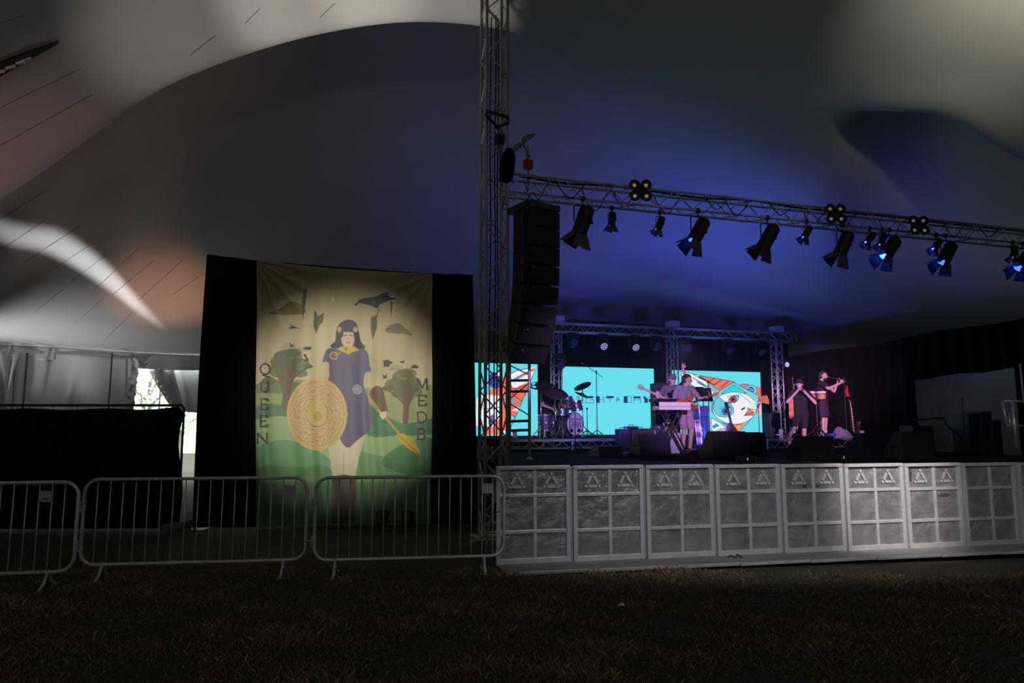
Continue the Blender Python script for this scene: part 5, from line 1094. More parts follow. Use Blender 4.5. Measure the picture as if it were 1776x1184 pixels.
def guitar(name, label, M, kind, body_m, depth, neck_l, parent=None, bind=False, cat='guitar'):
    e = tag(empty(name), label, cat); e.matrix_world = M
    ol = outline(kind); MB().prism(ol, Matrix.Translation((0, 0, -depth/2)), depth).build('body', body_m, e)
    if bind:
        for z in (-depth/2, depth/2): MB().path([(x, y, z) for x, y in ol], .006, 5, True).build('binding', binding, e)
    y1 = .24+neck_l; MB().bbox((0, .14+neck_l/2, depth/2+.008), (.05, neck_l+.2, .024), .008).build('neck', wood if kind == 'electric' else darkw, e)
    fb = MB().box((0, .12+neck_l/2, depth/2+.022), (.046, neck_l+.16, .006)).build('fretboard', darkw, e)
    fm = MB().box((0, 0, depth/2+.026), (.046, .003, .003)).mesh('fret', chrome)
    for k in range(14): inst('fret', fm, e, (0, y1-(neck_l+.1)*(1-.944**k)*1.4-.0, 0))
    MB().prism([(-.03, y1), (.03, y1), (.042, y1+.06), (.034, y1+.17), (-.034, y1+.17), (-.042, y1+.06)], Matrix.Translation((0, 0, depth/2-.01)), .018).build('headstock', wood if kind == 'electric' else darkw, e)
    tu = MB().tube((0, 0, 0), (.03, 0, 0), .006, 6).mesh('tuning_peg', chrome)
    for k in range(3):
        inst('tuning_peg', tu, e, (.036, y1+.04+k*.045, depth/2)); inst('tuning_peg', tu, e, (-.066, y1+.04+k*.045, depth/2))
    if kind == 'electric':
        MB().prism([(-.05, .10), (.06, .12), (.10, .0), (.11, -.12), (.03, -.12), (.0, -.02), (-.06, -.02)], Matrix.Translation((0, 0, depth/2)), .004).build('pickguard', black_gloss, e)
        for y in (.06, -.02): MB().bbox((0, y, depth/2+.008), (.08, .03, .014), .004).build('pickup', black, e)
        MB().bbox((0, -.12, depth/2+.008), (.08, .03, .016), .004).build('bridge', chrome, e)
    else:
        MB().lathe([(.001, 0), (.048, 0), (.048, .002), (.001, .003)], 18).build('sound_hole', inkm, e, (0, .06, depth/2+.001)); MB().bbox((0, -.12, depth/2+.006), (.13, .025, .012), .004).build('bridge', darkw, e)
    sg = MB()
    for k in range(4): sg.tube((-.018+.012*k, -.12, depth/2+.03), (-.015+.010*k, y1, depth/2+.03), .0012, 4)
    sg.build('strings', chrome, e)['kind'] = 'stuff'
    return e
def gmat(p, xaxis, yaxis):
    y = Vector(yaxis).normalized(); x = Vector(xaxis); x = (x-y*x.dot(y)).normalized(); z = x.cross(y); M = Matrix((x, y, z)).transposed().to_4x4(); M.translation = p; return M
p = at(1211, 748, 16.1); guitar('acoustic_guitar', 'acoustic guitar seen edge-on with white-bound edges, behind the guitarist', gmat(p, (.25, .97, 0), (-.06, .08, 1)), 'acoustic', redw, .105, .34, bind=True)
gs = MB().path([(0, 0, .42), (0, .1, 0)], .012, 6).path([(0, 0, .2), (-.2, -.15, .0)], .012, 6).path([(0, 0, .2), (.2, -.15, 0)], .012, 6).path([(-.12, -.16, .09), (0, -.02, .12), (.12, -.16, .09)], .012, 6)
gsm = gs.mesh('guitar_stand', black)
def gstand(p, rz, label): o = inst('guitar_stand', gsm, None, p, (0, 0, rz)); return tag(o, label, 'guitar stand', 'guitar stands')
gstand((p.x, p.y+.03, DZ), .9, 'black stand under the edge-on acoustic guitar')
p = at(1269, 751, 15.9); guitar('lute', 'small dark round-backed lute standing in front of the right-hand screen', gmat(p, (1, .2, 0), (-.16, .12, 1)), 'lute', redw, .12, .30, cat='lute')
gstand((p.x, p.y+.12, DZ), .2, 'black stand under the round-backed lute')
p = at(1373, 705, 17.4); guitar('acoustic_guitar', 'orange-brown acoustic guitar half hidden behind the man in a black cap', gmat(p, (.45, .9, 0), (.02, .05, 1)), 'acoustic', mat('orange_spruce', (.55, .24, .08), .4), .11, .34)
gstand((p.x, p.y+.05, RZ_), .9, 'tall black stand under the orange-brown guitar')
# bongos
p = at(1416, 700, 17.55); e = tag(empty('bongo_drums', (p.x, p.y, RZ_)), 'pair of orange bongos with white skins on a stand', 'bongos'); zz = at(1416, 692, 17.55).z-RZ_
for sx, r_ in ((-.12, .095), (.13, .112)):
    MB().lathe([(r_*.82, zz), (r_*.95, zz+.07), (r_, zz+.15)], 20, Matrix.Translation((sx, 0, 0))).build('shell', mat('orange_wood', (.60, .28, .10), .5, 0, .2), e)
    MB().lathe([(r_+.004, zz+.15), (r_+.01, zz+.15), (r_+.01, zz+.185), (r_*.9, zz+.2), (.001, zz+.203)], 20, Matrix.Translation((sx, 0, 0))).build('skin', white_plastic, e)
    MB().lathe([(r_+.002, zz+.125), (r_+.014, zz+.125), (r_+.014, zz+.14), (r_+.002, zz+.14)], 20, Matrix.Translation((sx, 0, 0)), 'ring').build('hoop', black, e)
MB().bbox((0, 0, zz+.08), (.08, .06, .06), .01).build('bridge_block', darkw, e); l_ = MB().tube((0, 0, 0), (0, 0, zz+.06), .015, 8); stand_legs(l_, 0); l_.build('stand', black, e)
# saxophone on its stand
p = at(1479, 748, 18.2); e = tag(empty('saxophone', (p.x, p.y, RZ_)), 'dark saxophone glinting on its stand beside the riser end', 'saxophone'); brass = mat('dark_brass', (.14, .12, .07), .3, .9)
sx_ = MB().path(cr([(-.02, .06, .95), (-.06, .02, .99), (-.02, 0, .90), (0, 0, .6), (.02, 0, .2), (.06, -.04, .10), (.11, -.08, .18), (.13, -.10, .42)], 5), [.010+.0016*min(k, 20)+(.004*max(0, k-26)) for k in range(36)], 10); sx_.build('tube', brass, e, smooth=True)
MB().lathe([(.03, 0), (.05, .04), (.075, .08), (.07, .08)], 16, Matrix.Translation((.13, -.10, .40)), 'start').build('bell', brass, e); kk = MB().lathe([(.016, 0), (.016, .006), (.001, .01)], 10).mesh('key_cup', chrome)
for k in range(8): inst('key_cup', kk, e, (.01+.003*k, -.045, .75-.07*k), (PI/2, 0, 0))
l_ = MB().path([(.03, .04, .1), (.05, .1, 0)], .01, 6); stand_legs(l_, 0, .2, .15); l_.build('stand', black, e)
# cups, bottles, towels and oddments
def cup(p, r, h, m, label, nm='paper_cup'):
    e = tag(empty(nm, p), label, 'cup'); MB().lathe([(r*.8, 0), (r, h), (r*.92, h), (r*.74, .008)], 16).build('body', m, e); MB().lathe([(r*1.05, h-.004), (r*1.05, h+.008), (r*.6, h+.014), (.001, h+.014)], 16).build('lid', m, e)
cup((at(1495, 752, 17.2).x, 17.2, RZ_), .055, .18, white_plastic, 'white cup at the right end of the riser')
cup((at(1354.5, 750, 16.75).x, 16.75, RZ_), .05, .22, white_plastic, 'tall white cup at the foot of the chrome stand')
cup((at(1442, 752, 16.95).x, 16.95, RZ_), .10, .12, mat('blue_plastic', (.02, .08, .5), .4), 'blue tub at the front of the riser', 'plastic_tub')
cup((at(893, 751, 17.6).x, 17.6, RZ_), .06, .17, mat('lilac_plastic', (.5, .45, .6), .4), 'lilac cup on the left end of the drum riser')
def cloth(p, sx, sy, sz, m, label, nm, seed=0):
    rg = np.random.RandomState(seed); o = MB().sheet(lambda u, v: (sx*(u-.5)*(1+.2*math.sin(v*5)), sy*(v-.5), sz*max(0, math.sin(PI*u)*math.sin(PI*v))**.6*(1+.25*math.sin(u*11+v*7+seed)) + .01), 20, 16).build(nm, m, None, p, smooth=True); solid(o, .01); return tag(o, label, 'cloth')
cloth((at(1458, 752, 17.1).x, 17.1, RZ_), .42, .4, .24, mat('grey_towel', (.22, .20, .28), .95), 'crumpled grey towel on the riser behind the floor monitor', 'towel', 1)
cloth((at(1502, 753, 17.3).x, 17.3, RZ_), .22, .2, .05, mat('green_cloth', (.05, .35, .12), .9), 'small green cloth under the white cup', 'green_cloth', 2)
cloth(dk_(1314, 783), .34, .2, .07, mat('blue_cloth', (.25, .25, .55), .9), 'pale blue cloth on the floor between two floor monitors', 'blue_cloth', 3)
cloth(dk_(1536, 784), .45, .2, .08, mat('lilac_cloth', (.35, .35, .6), .9), 'lilac cloth on the floor beside the dark blue monitor', 'lilac_cloth', 4)
pd = dk_(1076, 788); e = tag(empty('pedal_board', pd, ANG), 'lilac-lit pedal board on the floor before the drum riser', 'pedal board'); MB().bbox((0, .1, .03), (.5, .3, .05), .01, (D_(6), 0, 0)).build('board', mat('lilac_metal', (.35, .33, .45), .5), e)
pm = MB().bbox((0, .1, .07), (.07, .12, .04), .008).mesh('pedal', black)
for k in range(5): inst('pedal', pm, e, (-.2+.1*k, 0, 0))
# cables strewn on the stage floor
rg = random.Random(5)
for k, (px, py) in enumerate(((1200, 786), (1240, 789), (1330, 784), (1480, 786))):
    p = dk_(px, py); pts = cr([p + Vector((rg.uniform(-.5, .5), rg.uniform(-.3, .3), .012)) for _ in range(6)], 6); tag(MB().path(pts, .008, 6).build('stage_cable', rubber, smooth=True), ('black cable coiled at the guitarist feet', 'black cable under the music stand', 'black cable beside the pale blue cloth', 'black cable in front of the riser end')[k], 'cable', 'cables on the stage floor')

# ------------------------------------------------------------------ far right: rails, cases and stair
def pipe(e, pts, r=.02, m=alu, nm='rail'): return MB().path(pts, r, 8).build(nm, m, e, smooth=True)
Yg = 11.2; o0 = at(1750, 776, Yg); gt = tag(empty('stair_rail', (o0.x, o0.y, 0)), 'aluminium safety rail at the right edge of the stage', 'railing'); O_ = gt.location.copy()
P_ = lambda px, py, dy=0.0: at(px, py, Yg+dy)-O_
pipe(gt, [P_(1739, 695), P_(1746, 738), P_(1800, 738)], .02); pipe(gt, [P_(1739, 695), P_(1800, 697)], .02); pipe(gt, [P_(1756, 696), P_(1763, 776)], .026, nm='post'); pipe(gt, [P_(1769, 630), P_(1776, 700)], .014, galv, 'pole')
MB().ball(P_(1748, 710), .03, 8, 6).build('clamp', mat('blue_clamp', (.1, .2, .5), .4), gt); pipe(gt, [P_(1750, 715), P_(1753, 750)], .012, nm='drop_pin')
Yh = 15.5; o1 = at(1640, 780, Yh); hr = tag(empty('hand_rail', (o1.x, o1.y, 0)), 'dark hand rail with bright posts inside the drape opening', 'railing'); O_ = hr.location.copy(); P_ = lambda px, py: at(px, py, Yh)-O_
pipe(hr, [P_(1586, 728), P_(1638, 724), P_(1640, 736), P_(1674, 764)], .02, pole_m); pipe(hr, [P_(1639, 726), P_(1642, 755)], .012, galv, 'post'); pipe(hr, [P_(1649, 748), P_(1653, 779)], .013, galv, 'post')
def case(px0, px1, py0, Y, label, z0=0.0):
    L_ = at(px0, 730, Y); R_ = at(px1, 730, Y); z1 = at(px0, py0, Y).z; e = tag(empty('flight_case', ((L_.x+R_.x)/2, Y, z0), .0, label, 'case', 'flight cases in the drape opening')); w_ = R_.x-L_.x
    MB().bbox((0, .3, (z1-z0)/2), (w_, .6, z1-z0), .015).build('box', black, e)
    for sx in (-1, 1):
        for z in (.04, z1-z0-.04): MB().ball((sx*(w_/2-.01), .01, z), .03, 8, 6).build('corner_ball', pole_m, e)
    MB().bbox((0, -.006, (z1-z0)*.6), (.14, .012, .09), .004).build('handle', pole_m, e)
case(1583, 1618, 738, 16.3, 'tall black flight case under the hand rail', DZ); case(1680, 1700, 717, 15.6, 'black flight case in the middle of the drape opening'); case(1702, 1720, 713, 15.4, 'tallest black flight case in the drape opening'); case(1722, 1736, 728, 15.2, 'short black flight case nearest the right rail')
b0 = Vector((at(1675, 780, 14.6).x, 14.6, DZ)); mic_stand(b0, at(1675, 692, 14.6).z-b0.z, 'dark stand standing before the drape opening', mic_on=False)
# wrinkled canvas seen through the drape opening
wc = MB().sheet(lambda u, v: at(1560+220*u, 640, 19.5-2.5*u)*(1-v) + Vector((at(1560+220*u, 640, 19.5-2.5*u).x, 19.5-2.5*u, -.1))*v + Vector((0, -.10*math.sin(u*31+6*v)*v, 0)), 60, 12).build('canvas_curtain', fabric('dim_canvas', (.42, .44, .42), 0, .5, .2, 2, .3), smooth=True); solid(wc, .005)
tag(wc, 'wrinkled pale canvas hanging inside the drape opening at right', 'curtain')
# litter on the tread plates
def on_plate(px, py): p = onz(px, py, gz(onz(px, py, 0).x)+.03); return p
o = MB().path(cr([(0, 0, .02), (.05, .02, .04), (.1, -.01, .02), (.14, .03, .05), (.2, 0, .015), (.26, .02, .01)], 4), .010, 6).build('dark_strap', rubber, None, on_plate(1262, 969)); tag(o, 'dark crumpled strap lying on the barrier tread plate', 'strap')
o = cloth(on_plate(1697, 963), .14, .08, .035, white_plastic, 'crumpled white paper on the tread plate at right', 'paper_scrap', 6)
for px, py, lb in ((662, 908, 'black spotlight on the grass before the banner, left of the pair'), (706, 908, 'black spotlight on the grass before the banner, right of the pair')):
    p = onz(px, py+12, 0); e = tag(empty('ground_spotlight', (p.x, p.y, 0), .1, lb, 'spotlight', 'spotlights before the banner'))
    MB().lathe([(.05, -.12), (.09, -.10), (.10, .08), (.11, .12), (.09, .12)], 16, None, 'start').build('can', black, e, (0, 0, .17), (D_(-42), 0, 0)); MB().lathe([(.001, .10), (.088, .10), (.088, .105), (.001, .106)], 16).build('lens', lens_dark, e, (0, 0, .17), (D_(-42), 0, 0)); MB().path([(-.12, 0, .17), (-.12, 0, .02), (.12, 0, .02), (.12, 0, .17)], .01, 6).build('bracket', black, e)
p = onz(800, 909, 0); e = tag(empty('ground_beam', (p.x, p.y, 0), .12), 'pale perforated ground beam at the foot of the black backdrop', 'beam'); MB().bbox((0, 0, .05), (.72, .06, .07), .01).build('beam', mat('pale_wood', (.30, .28, .26), .7), e)
hm = MB().lathe([(.016, -.001), (.016, .002), (.001, .002)], 10, Matrix.Rotation(PI/2, 4, 'X')).mesh('bolt_hole', inkm)
for k in range(4): inst('bolt_hole', hm, e, (-.02+.1*k, -.031, .05))
for sx in (-1, 1): MB().box((sx*.3, 0, .008), (.1, .2, .016)).build('foot', pole_m, e)

# ------------------------------------------------------------------ people
def vox(mb, name, vs, m, sm=3, f=.5):
    o = bpy.data.objects.new(name, mb.mesh(name)); COL.objects.link(o)
    r = o.modifiers.new('r', 'REMESH'); r.mode = 'VOXEL'; r.voxel_size = vs; r.use_smooth_shade = True
    if sm: s_ = o.modifiers.new('s', 'SMOOTH'); s_.iterations = sm; s_.factor = f
    dg = bpy.context.evaluated_depsgraph_get(); me = bpy.data.meshes.new_from_object(o.evaluated_get(dg)); bpy.data.objects.remove(o)
    me.materials.clear(); me.materials.append(m); me.polygons.foreach_set('use_smooth', [True]*len(me.polygons)); return me
def cap(mb, p, q, r1, r2, n=12):
    p = Vector(p); q = Vector(q); mb.tube(p, q, r1, n, r2); mb.ball(p, r1, n, 8); mb.ball(q, r2, n, 8)
def chain(mb, pts, rs):
    for i in range(len(pts)-1): cap(mb, pts[i], pts[i+1], rs[i], rs[i+1])
def hand(mb, wrist, d, n, curl=.6, thumb=1, horns=False):
    """palm along d, n = palm normal, thumb on the side thumb*(d x n)"""
    d = Vector(d).normalized(); n = Vector(n); n = (n-d*n.dot(d)).normalized(); s_ = d.cross(n)*thumb; w_ = Vector(wrist)
    for k in range(4): cap(mb, w_ + s_*(.024-.016*k)*.6 + d*.01, w_ + s_*(.030-.020*k) + d*.085, .016, .0125, 8)
    for k, L_ in enumerate((.072, .080, .074, .058)):
        b_ = w_ + s_*(.030-.020*k) + d*.085; c = curl
        if horns: c = .05 if k in (0, 3) else 1.5
        v1 = d*math.cos(c*.6)+n*math.sin(c*.6); v2 = d*math.cos(c*1.5)+n*math.sin(c*1.5); v3 = d*math.cos(c*2.2)+n*math.sin(c*2.2)
        m1 = b_+v1*L_*.5; m2 = m1+v2*L_*.32; cap(mb, b_, m1, .0105, .0095, 8); cap(mb, m1, m2, .0095, .0088, 8); cap(mb, m2, m2+v3*L_*.26, .0088, .0075, 8)
    t0 = w_ + s_*.022 + d*.03; t1 = t0 + (s_*.8+d*.6+n*.25).normalized()*.038; cap(mb, t0, t1, .014, .0115, 8); cap(mb, t1, t1+(s_*.25+d*.9+n*.5*curl).normalized()*.034, .0115, .009, 8)
def person(loc, rz, label, J, skin, shirt, short, shoe, hairm, cap_m=None, glasses=False, beard=False, sock=None, sc=1.0, sitting=False):
    e = tag(empty('person', loc, rz), label, 'person'); e.scale = (sc, sc, sc)
    V = {k: Vector(v) for k, v in J.items() if isinstance(v, tuple)}
    pel, ch, nb, hd = V['pelvis'], V['chest'], V['neck'], V['head']
    up = (nb-pel).normalized()
    mb = MB()
    sh = {s_: V['sh'+s_] for s_ in 'LR'}; hp = {s_: V['hip'+s_] for s_ in 'LR'}; wst = pel.lerp(ch, .5)
    for t in (-1, 0, 1): pass
    side = (sh['L']-sh['R']).normalized(); fwd = Vector((side.y, -side.x, 0)).normalized()
    if fwd.y > 0 and J.get('front', -1) < 0: fwd = -fwd
    for off in (-.055, .055): chain(mb, [pel+side*off, wst+side*off, ch+side*off*1.25], [.105, .098, .112])
    cap(mb, sh['L']-side*.05, sh['R']+side*.05, .068, .068); chain(mb, [ch, nb, nb.lerp(hd, .45)], [.10, .062, .056])
    for s_ in 'LR':
        sg = 1 if s_ == 'L' else -1
        chain(mb, [sh[s_], V['el'+s_], V['wr'+s_]], [.054, .040, .028]); fm = V['el'+s_].lerp(V['wr'+s_], .3); mb.ball(fm, .042, 10, 8)
        hand(mb, V['wr'+s_], V['hd'+s_], V['hn'+s_], J.get('curl', .6), J.get('th'+s_, 1), J.get('horns') == s_)
        chain(mb, [hp[s_], V['kn'+s_], V['an'+s_]], [.088, .056, .040]); cf = V['kn'+s_].lerp(V['an'+s_], .28) - fwd*.014; mb.ball(cf, (.056, .056, .09), 10, 8)
        cap(mb, V['an'+s_]+Vector((0, 0, -.035)), V['an'+s_]+V['ft'+s_]*.17+Vector((0, 0, -.045)), .040, .030)
    # head: looks along lk
    lk = V['look'].normalized(); hs = lk.cross(Vector((0, 0, 1))).normalized(); hu = hs.cross(lk)
    H = Matrix((hs, -lk, hu)).transposed(); HE = H.to_euler(); h = lambda x, y, z: hd + H @ Vector((x, -y, z))    # y forward
    mb.ball(h(0, -.005, .025), (.076, .096, .098), 16, 12, HE); mb.ball(h(0, .025, -.045), (.058, .066, .075), 14, 10, HE); mb.ball(h(0, .066, -.092), (.028, .024, .022), 10, 8, HE)
    cap(mb, h(0, .088, .018), h(0, .112, -.018), .010, .015, 8); mb.ball(h(0, .088, -.055), (.026, .012, .010), 10, 6, HE)
    for sx in (-1, 1): mb.ball(h(sx*.078, -.005, .0), (.012, .022, .032), 8, 8, HE); mb.ball(h(sx*.030, .078, .036), (.026, .014, .010), 8, 6, HE)
    inst('body', vox(mb, 'body', .0085, skin), e)
    fc = MB()
    for sx in (-1, 1): fc.ball(h(sx*.030, .086, .016), (.012, .007, .006), 8, 6, HE)
    fc_o = fc.build('eyes', mat('dark_eye', (.02, .015, .015), .3), e); MB().ball(h(0, .093, -.056), (.024, .008, .0045), 10, 6, HE).build('mouth', mat('lip', (.28, .09, .08), .5) if not J.get('smile') else mat('teeth', (.8, .75, .72), .4), e)
    hb = MB()
    hb.ball(h(0, -.018, .045), (.086, .100, .092), 14, 10, HE); hb.ball(h(0, -.05, .0), (.080, .072, .10), 12, 8, HE)
    rg = np.random.RandomState(int(abs(loc[0])*100))
    for k in range(26):
        a = rg.rand()*2*PI; r_ = .5+.5*rg.rand(); hb.ball(h(.07*r_*math.cos(a), .02+.075*r_*math.sin(a)-.02, .11-.05*r_), .020, 6, 5)
    hme = vox(hb, 'hair', .010, hairm, 1)
    # clear the face: push hair back below the brow
    for v in hme.vertices:
        q_ = H.transposed() @ (v.co-hd)
        if -q_.y > .02 and q_.z < .075: v.co = v.co + H @ Vector((0, (-q_.y-.02)*1.0+.01, 0))
    inst('hair', hme, e)
    if beard:
        bb = MB(); bb.ball(h(0, .04, -.078), (.062, .058, .05), 12, 8, HE); inst('beard', vox(bb, 'beard', .010, hairm, 1), e)
    if cap_m:
        cp = MB(); cp.ball(h(0, -.008, .058), (.092, .108, .082), 18, 12, HE); cm = cp.build('cap', cap_m, e, smooth=True)
        br_ = MB().sheet(lambda u, v: h((u-.5)*.15*(1-.25*v*v), .075+.085*v*(1-(2*u-1)**2*.35), .052-.012*v-.018*(2*u-1)**2), 10, 6).build('brim', cap_m, e, smooth=True); solid(br_, .006)
    if glasses:
        gl = MB()
        for sx in (-1, 1):
            gl.path([h(sx*.032+.021*math.cos(t*PI/5), .100, .016+.016*math.sin(t*PI/5)) for t in range(10)], .0035, 5, True); gl.path([h(sx*.053, .098, .02), h(sx*.08, .0, .015)], .003, 5)
        gl.path([h(-.011, .102, .018), h(.011, .102, .018)], .003, 5); gl.build('glasses', black_gloss, e)
    # clothes
    tb_ = MB()
    for off in (-.058, .058): chain(tb_, [pel+side*off+up*.03, wst+side*off, ch+side*off*1.25], [.122, .116, .128])
    cap(tb_, sh['L']-side*.05, sh['R']+side*.05, .082, .082); cap(tb_, ch, nb-up*.03, .11, .072)
    for s_ in 'LR': cap(tb_, sh[s_], sh[s_].lerp(V['el'+s_], .62), .072, .064)
    inst('shirt', vox(tb_, 'shirt', .012, shirt, 4), e)
    sb_ = MB()
    for off in (-.05, .05): cap(sb_, pel+side*off-up*.02, pel+side*off+up*.10, .118, .112)
    for s_ in 'LR': cap(sb_, hp[s_], hp[s_].lerp(V['kn'+s_], .80), .108, .090)
    inst('shorts', vox(sb_, 'shorts', .012, short, 4), e)
    for s_ in 'LR':
        f_ = V['ft'+s_]; a = V['an'+s_]; so_ = MB(); cap(so_, a+Vector((0, 0, -.045))-f_*.05, a+f_*.19+Vector((0, 0, -.058)), .048, .040); cap(so_, a+Vector((0, 0, -.01)), a+Vector((0, 0, -.045)), .046, .048)
        so2 = inst('shoe', vox(so_, 'shoe', .010, shoe, 2), e)
        if sock: MB().tube(a+(V['kn'+s_]-a)*.03, a+(V['kn'+s_]-a)*.22, .047, 12, .050).build('sock', sock, e)
    return e
skinm = mat('skin', (.55, .36, .30), .55, 0, .06, 12); skin2 = mat('skin_pale', (.60, .40, .34), .55, 0, .06, 12)
brown_h = mat('brown_hair', (.045, .028, .02), .7, 0, .3, 40); black_h = mat('dark_hair', (.015, .012, .012), .7, 0, .3, 40)
tee_black = mat('black_tee', (.012, .011, .014), .9, 0, .2, 8, .3, 20); tee_blue = mat('blue_grey_tee', (.22, .23, .34), .9, 0, .15, 8, .3, 20); tee_grey = mat('grey_tee', (.14, .14, .20), .9, 0, .15, 8, .3, 20)
short_p = mat('patterned_shorts', (.34, .26, .36), .9, 0, .4, 30); short_b = mat('black_shorts', (.012, .012, .018), .9, 0, .2, 8); short_d = mat('dark_shorts', (.035, .026, .04), .9, 0, .2, 8)
shoe_w = mat('white_shoe', (.70, .66, .70), .6); shoe_d = mat('dark_sandal', (.06, .05, .06), .7); sock_w = mat('white_sock', (.75, .72, .75), .9); cap_b = mat('black_cap', (.012, .012, .014), .85); cap_g = mat('blue_grey_cap', (.13, .14, .24), .85)
base = dict(pelvis=(0, 0, .95), chest=(0, 0, 1.28), neck=(0, .01, 1.46), head=(0, -.03, 1.61), shL=(.185, 0, 1.41), shR=(-.185, 0, 1.41), hipL=(.095, 0, .90), hipR=(-.095, 0, .90),
            knL=(.11, -.02, .50), knR=(-.11, -.02, .50), anL=(.12, .02, .09), anR=(-.12, .02, .09), ftL=(.25, -.97, 0), ftR=(-.25, -.97, 0), look=(0, -1, 0))
def P(**k): d = dict(base); d.update(k); return d
# guitarist in glasses (the person's left is image right when facing the camera)
gp_ = dk_(1190, 785)
J1 = P(head=(.03, -.07, 1.60), look=(.75, -.75, -.35), neck=(.01, -.02, 1.46), elR=(-.27, .04, 1.14), wrR=(-.02, -.26, 1.08), hdR=(.9, -.15, -.15), hnR=(0, .7, -.7), thR=-1, elL=(.36, -.10, 1.17), wrL=(.38, -.33, 1.22), hdL=(.25, -.2, .9), hnL=(-.6, .6, 0), thL=-1, knL=(.12, -.06, .50), knR=(-.06, -.04, .50), anR=(-.06, .03, .09), curl=.8)
person(gp_, D_(22), 'guitarist in glasses, grey T-shirt and patterned shorts playing an electric guitar', J1, skinm, tee_blue, short_p, shoe_d, brown_h, None, True)
Rg = Matrix.Rotation(D_(22), 4, 'Z'); gM = Matrix.Translation(gp_) @ Rg @ gmat(Vector((-.10, -.19, 1.06)), (-.25, -.1, 1), (.93, -.12, .30))
gM = Matrix.Translation(gp_) @ Rg @ gmat(Vector((-.09, -.20, 1.06)), (.30, .05, -.95), (.93, -.10, .30))
guitar('electric_guitar', 'sunburst electric guitar held by the guitarist in glasses', gM, 'electric', sunb, .045, .42)
# man with raised hand
bp2 = Vector((at(1166, 700, 16.1).x, 16.1, DZ))
J2 = P(elR=(-.36, -.12, 1.22), wrR=(-.41, -.20, 1.20), hdR=(-.15, -.35, .85), hnR=(.3, .8, 0), thR=1, shL=(.185, -.02, 1.43), elL=(.30, -.10, 1.62), wrL=(.22, -.14, 1.86), hdL=(.12, -.05, 1), hnL=(0, -1, 0), thL=1, look=(.1, -1, -.1), horns='L', curl=.5)
person(bp2, D_(8), 'man in a grey cap raising one hand behind the guitarist', J2, skinm, tee_grey, short_d, shoe_d, brown_h, cap_g, sc=1.02)
gM = Matrix.Translation(bp2) @ Matrix.Rotation(D_(8), 4, 'Z') @ gmat(Vector((-.02, -.22, 1.12)), (-.3, 0, -.9), (-.90, -.10, .36))
guitar('bass_guitar', 'dark bass guitar with its neck pointing left, worn by the man in a grey cap', gM, 'electric', black_gloss, .045, .56)
# drummer
dp = Vector((at(947, 752, 18.25).x, 18.25, RZ_))
J3 = P(pelvis=(0, 0, .62), chest=(.0, -.08, .96), neck=(0, -.13, 1.14), head=(.0, -.20, 1.27), shL=(.185, -.09, 1.09), shR=(-.185, -.09, 1.09), hipL=(.10, -.02, .60), hipR=(-.10, -.02, .60), knL=(.20, -.44, .56), knR=(-.20, -.44, .56), anL=(.20, -.42, .12), anR=(-.20, -.48, .12),
       elL=(.30, -.22, .86), wrL=(.20, -.46, .84), hdL=(-.1, -.9, -.2), hnL=(0, .2, -1), elR=(-.28, -.20, .84), wrR=(-.16, -.45, .74), hdR=(.1, -.9, -.3), hnR=(0, .2, -1), thR=-1, thL=1, look=(.2, -.9, -.5), curl=1.1)
person(dp, D_(38), 'drummer in a black T-shirt bent over the drum kit', J3, skin2, tee_black, short_b, shoe_d, black_h)
for s_, w_ in ((1, (.20, -.53, .83)), (-1, (-.16, -.52, .72))):
    R_ = Matrix.Rotation(D_(38), 3, 'Z'); a = dp + R_ @ Vector(w_); b_ = a + R_ @ Vector((-.08*s_, -.30, .06 if s_ > 0 else -.03)); c_ = a - R_ @ Vector((-.03*s_, -.10, .0))
    tag(MB().tube(c_, b_, .007, 6, .005).build('drumstick', wood), 'drumstick in the drummer left hand' if s_ > 0 else 'drumstick in the drummer right hand', 'drumstick', 'drumsticks')
# man in a black cap, both hands at his mouth, one leg lifted
hp_ = Vector((at(1391, 772, 17.3).x, 17.3, DZ))
J4 = P(elR=(-.33, -.10, 1.17), wrR=(-.15, -.30, 1.43), hdR=(.55, -.3, .75), hnR=(.7, .3, -.4), thR=1, elL=(.30, -.20, 1.14), wrL=(.00, -.33, 1.42), hdL=(-.65, -.15, .6), hnL=(-.5, .6, -.3), thL=-1, look=(-.25, -1, -.05), head=(-.01, -.05, 1.61), smile=1,
       knR=(-.16, -.10, .54), anR=(-.22, .26, .32), ftR=(-.15, -.7, -.7), knL=(.06, -.03, .50), anL=(.07, .02, .09), curl=.9)
person(hp_, D_(-4), 'smiling man in a black cap and black clothes with hands raised to a microphone', J4, skin2, tee_black, short_b, shoe_w, brown_h, cap_b)
m1 = MB(); A_ = hp_ + Vector((-.09, -.40, 1.44)); e = tag(empty('hand_microphone', A_), 'dark microphone cupped in the hands of the man in a black cap', 'microphone'); mic(e, Vector((.0, .0, .03)), (-.2, .2, 1))
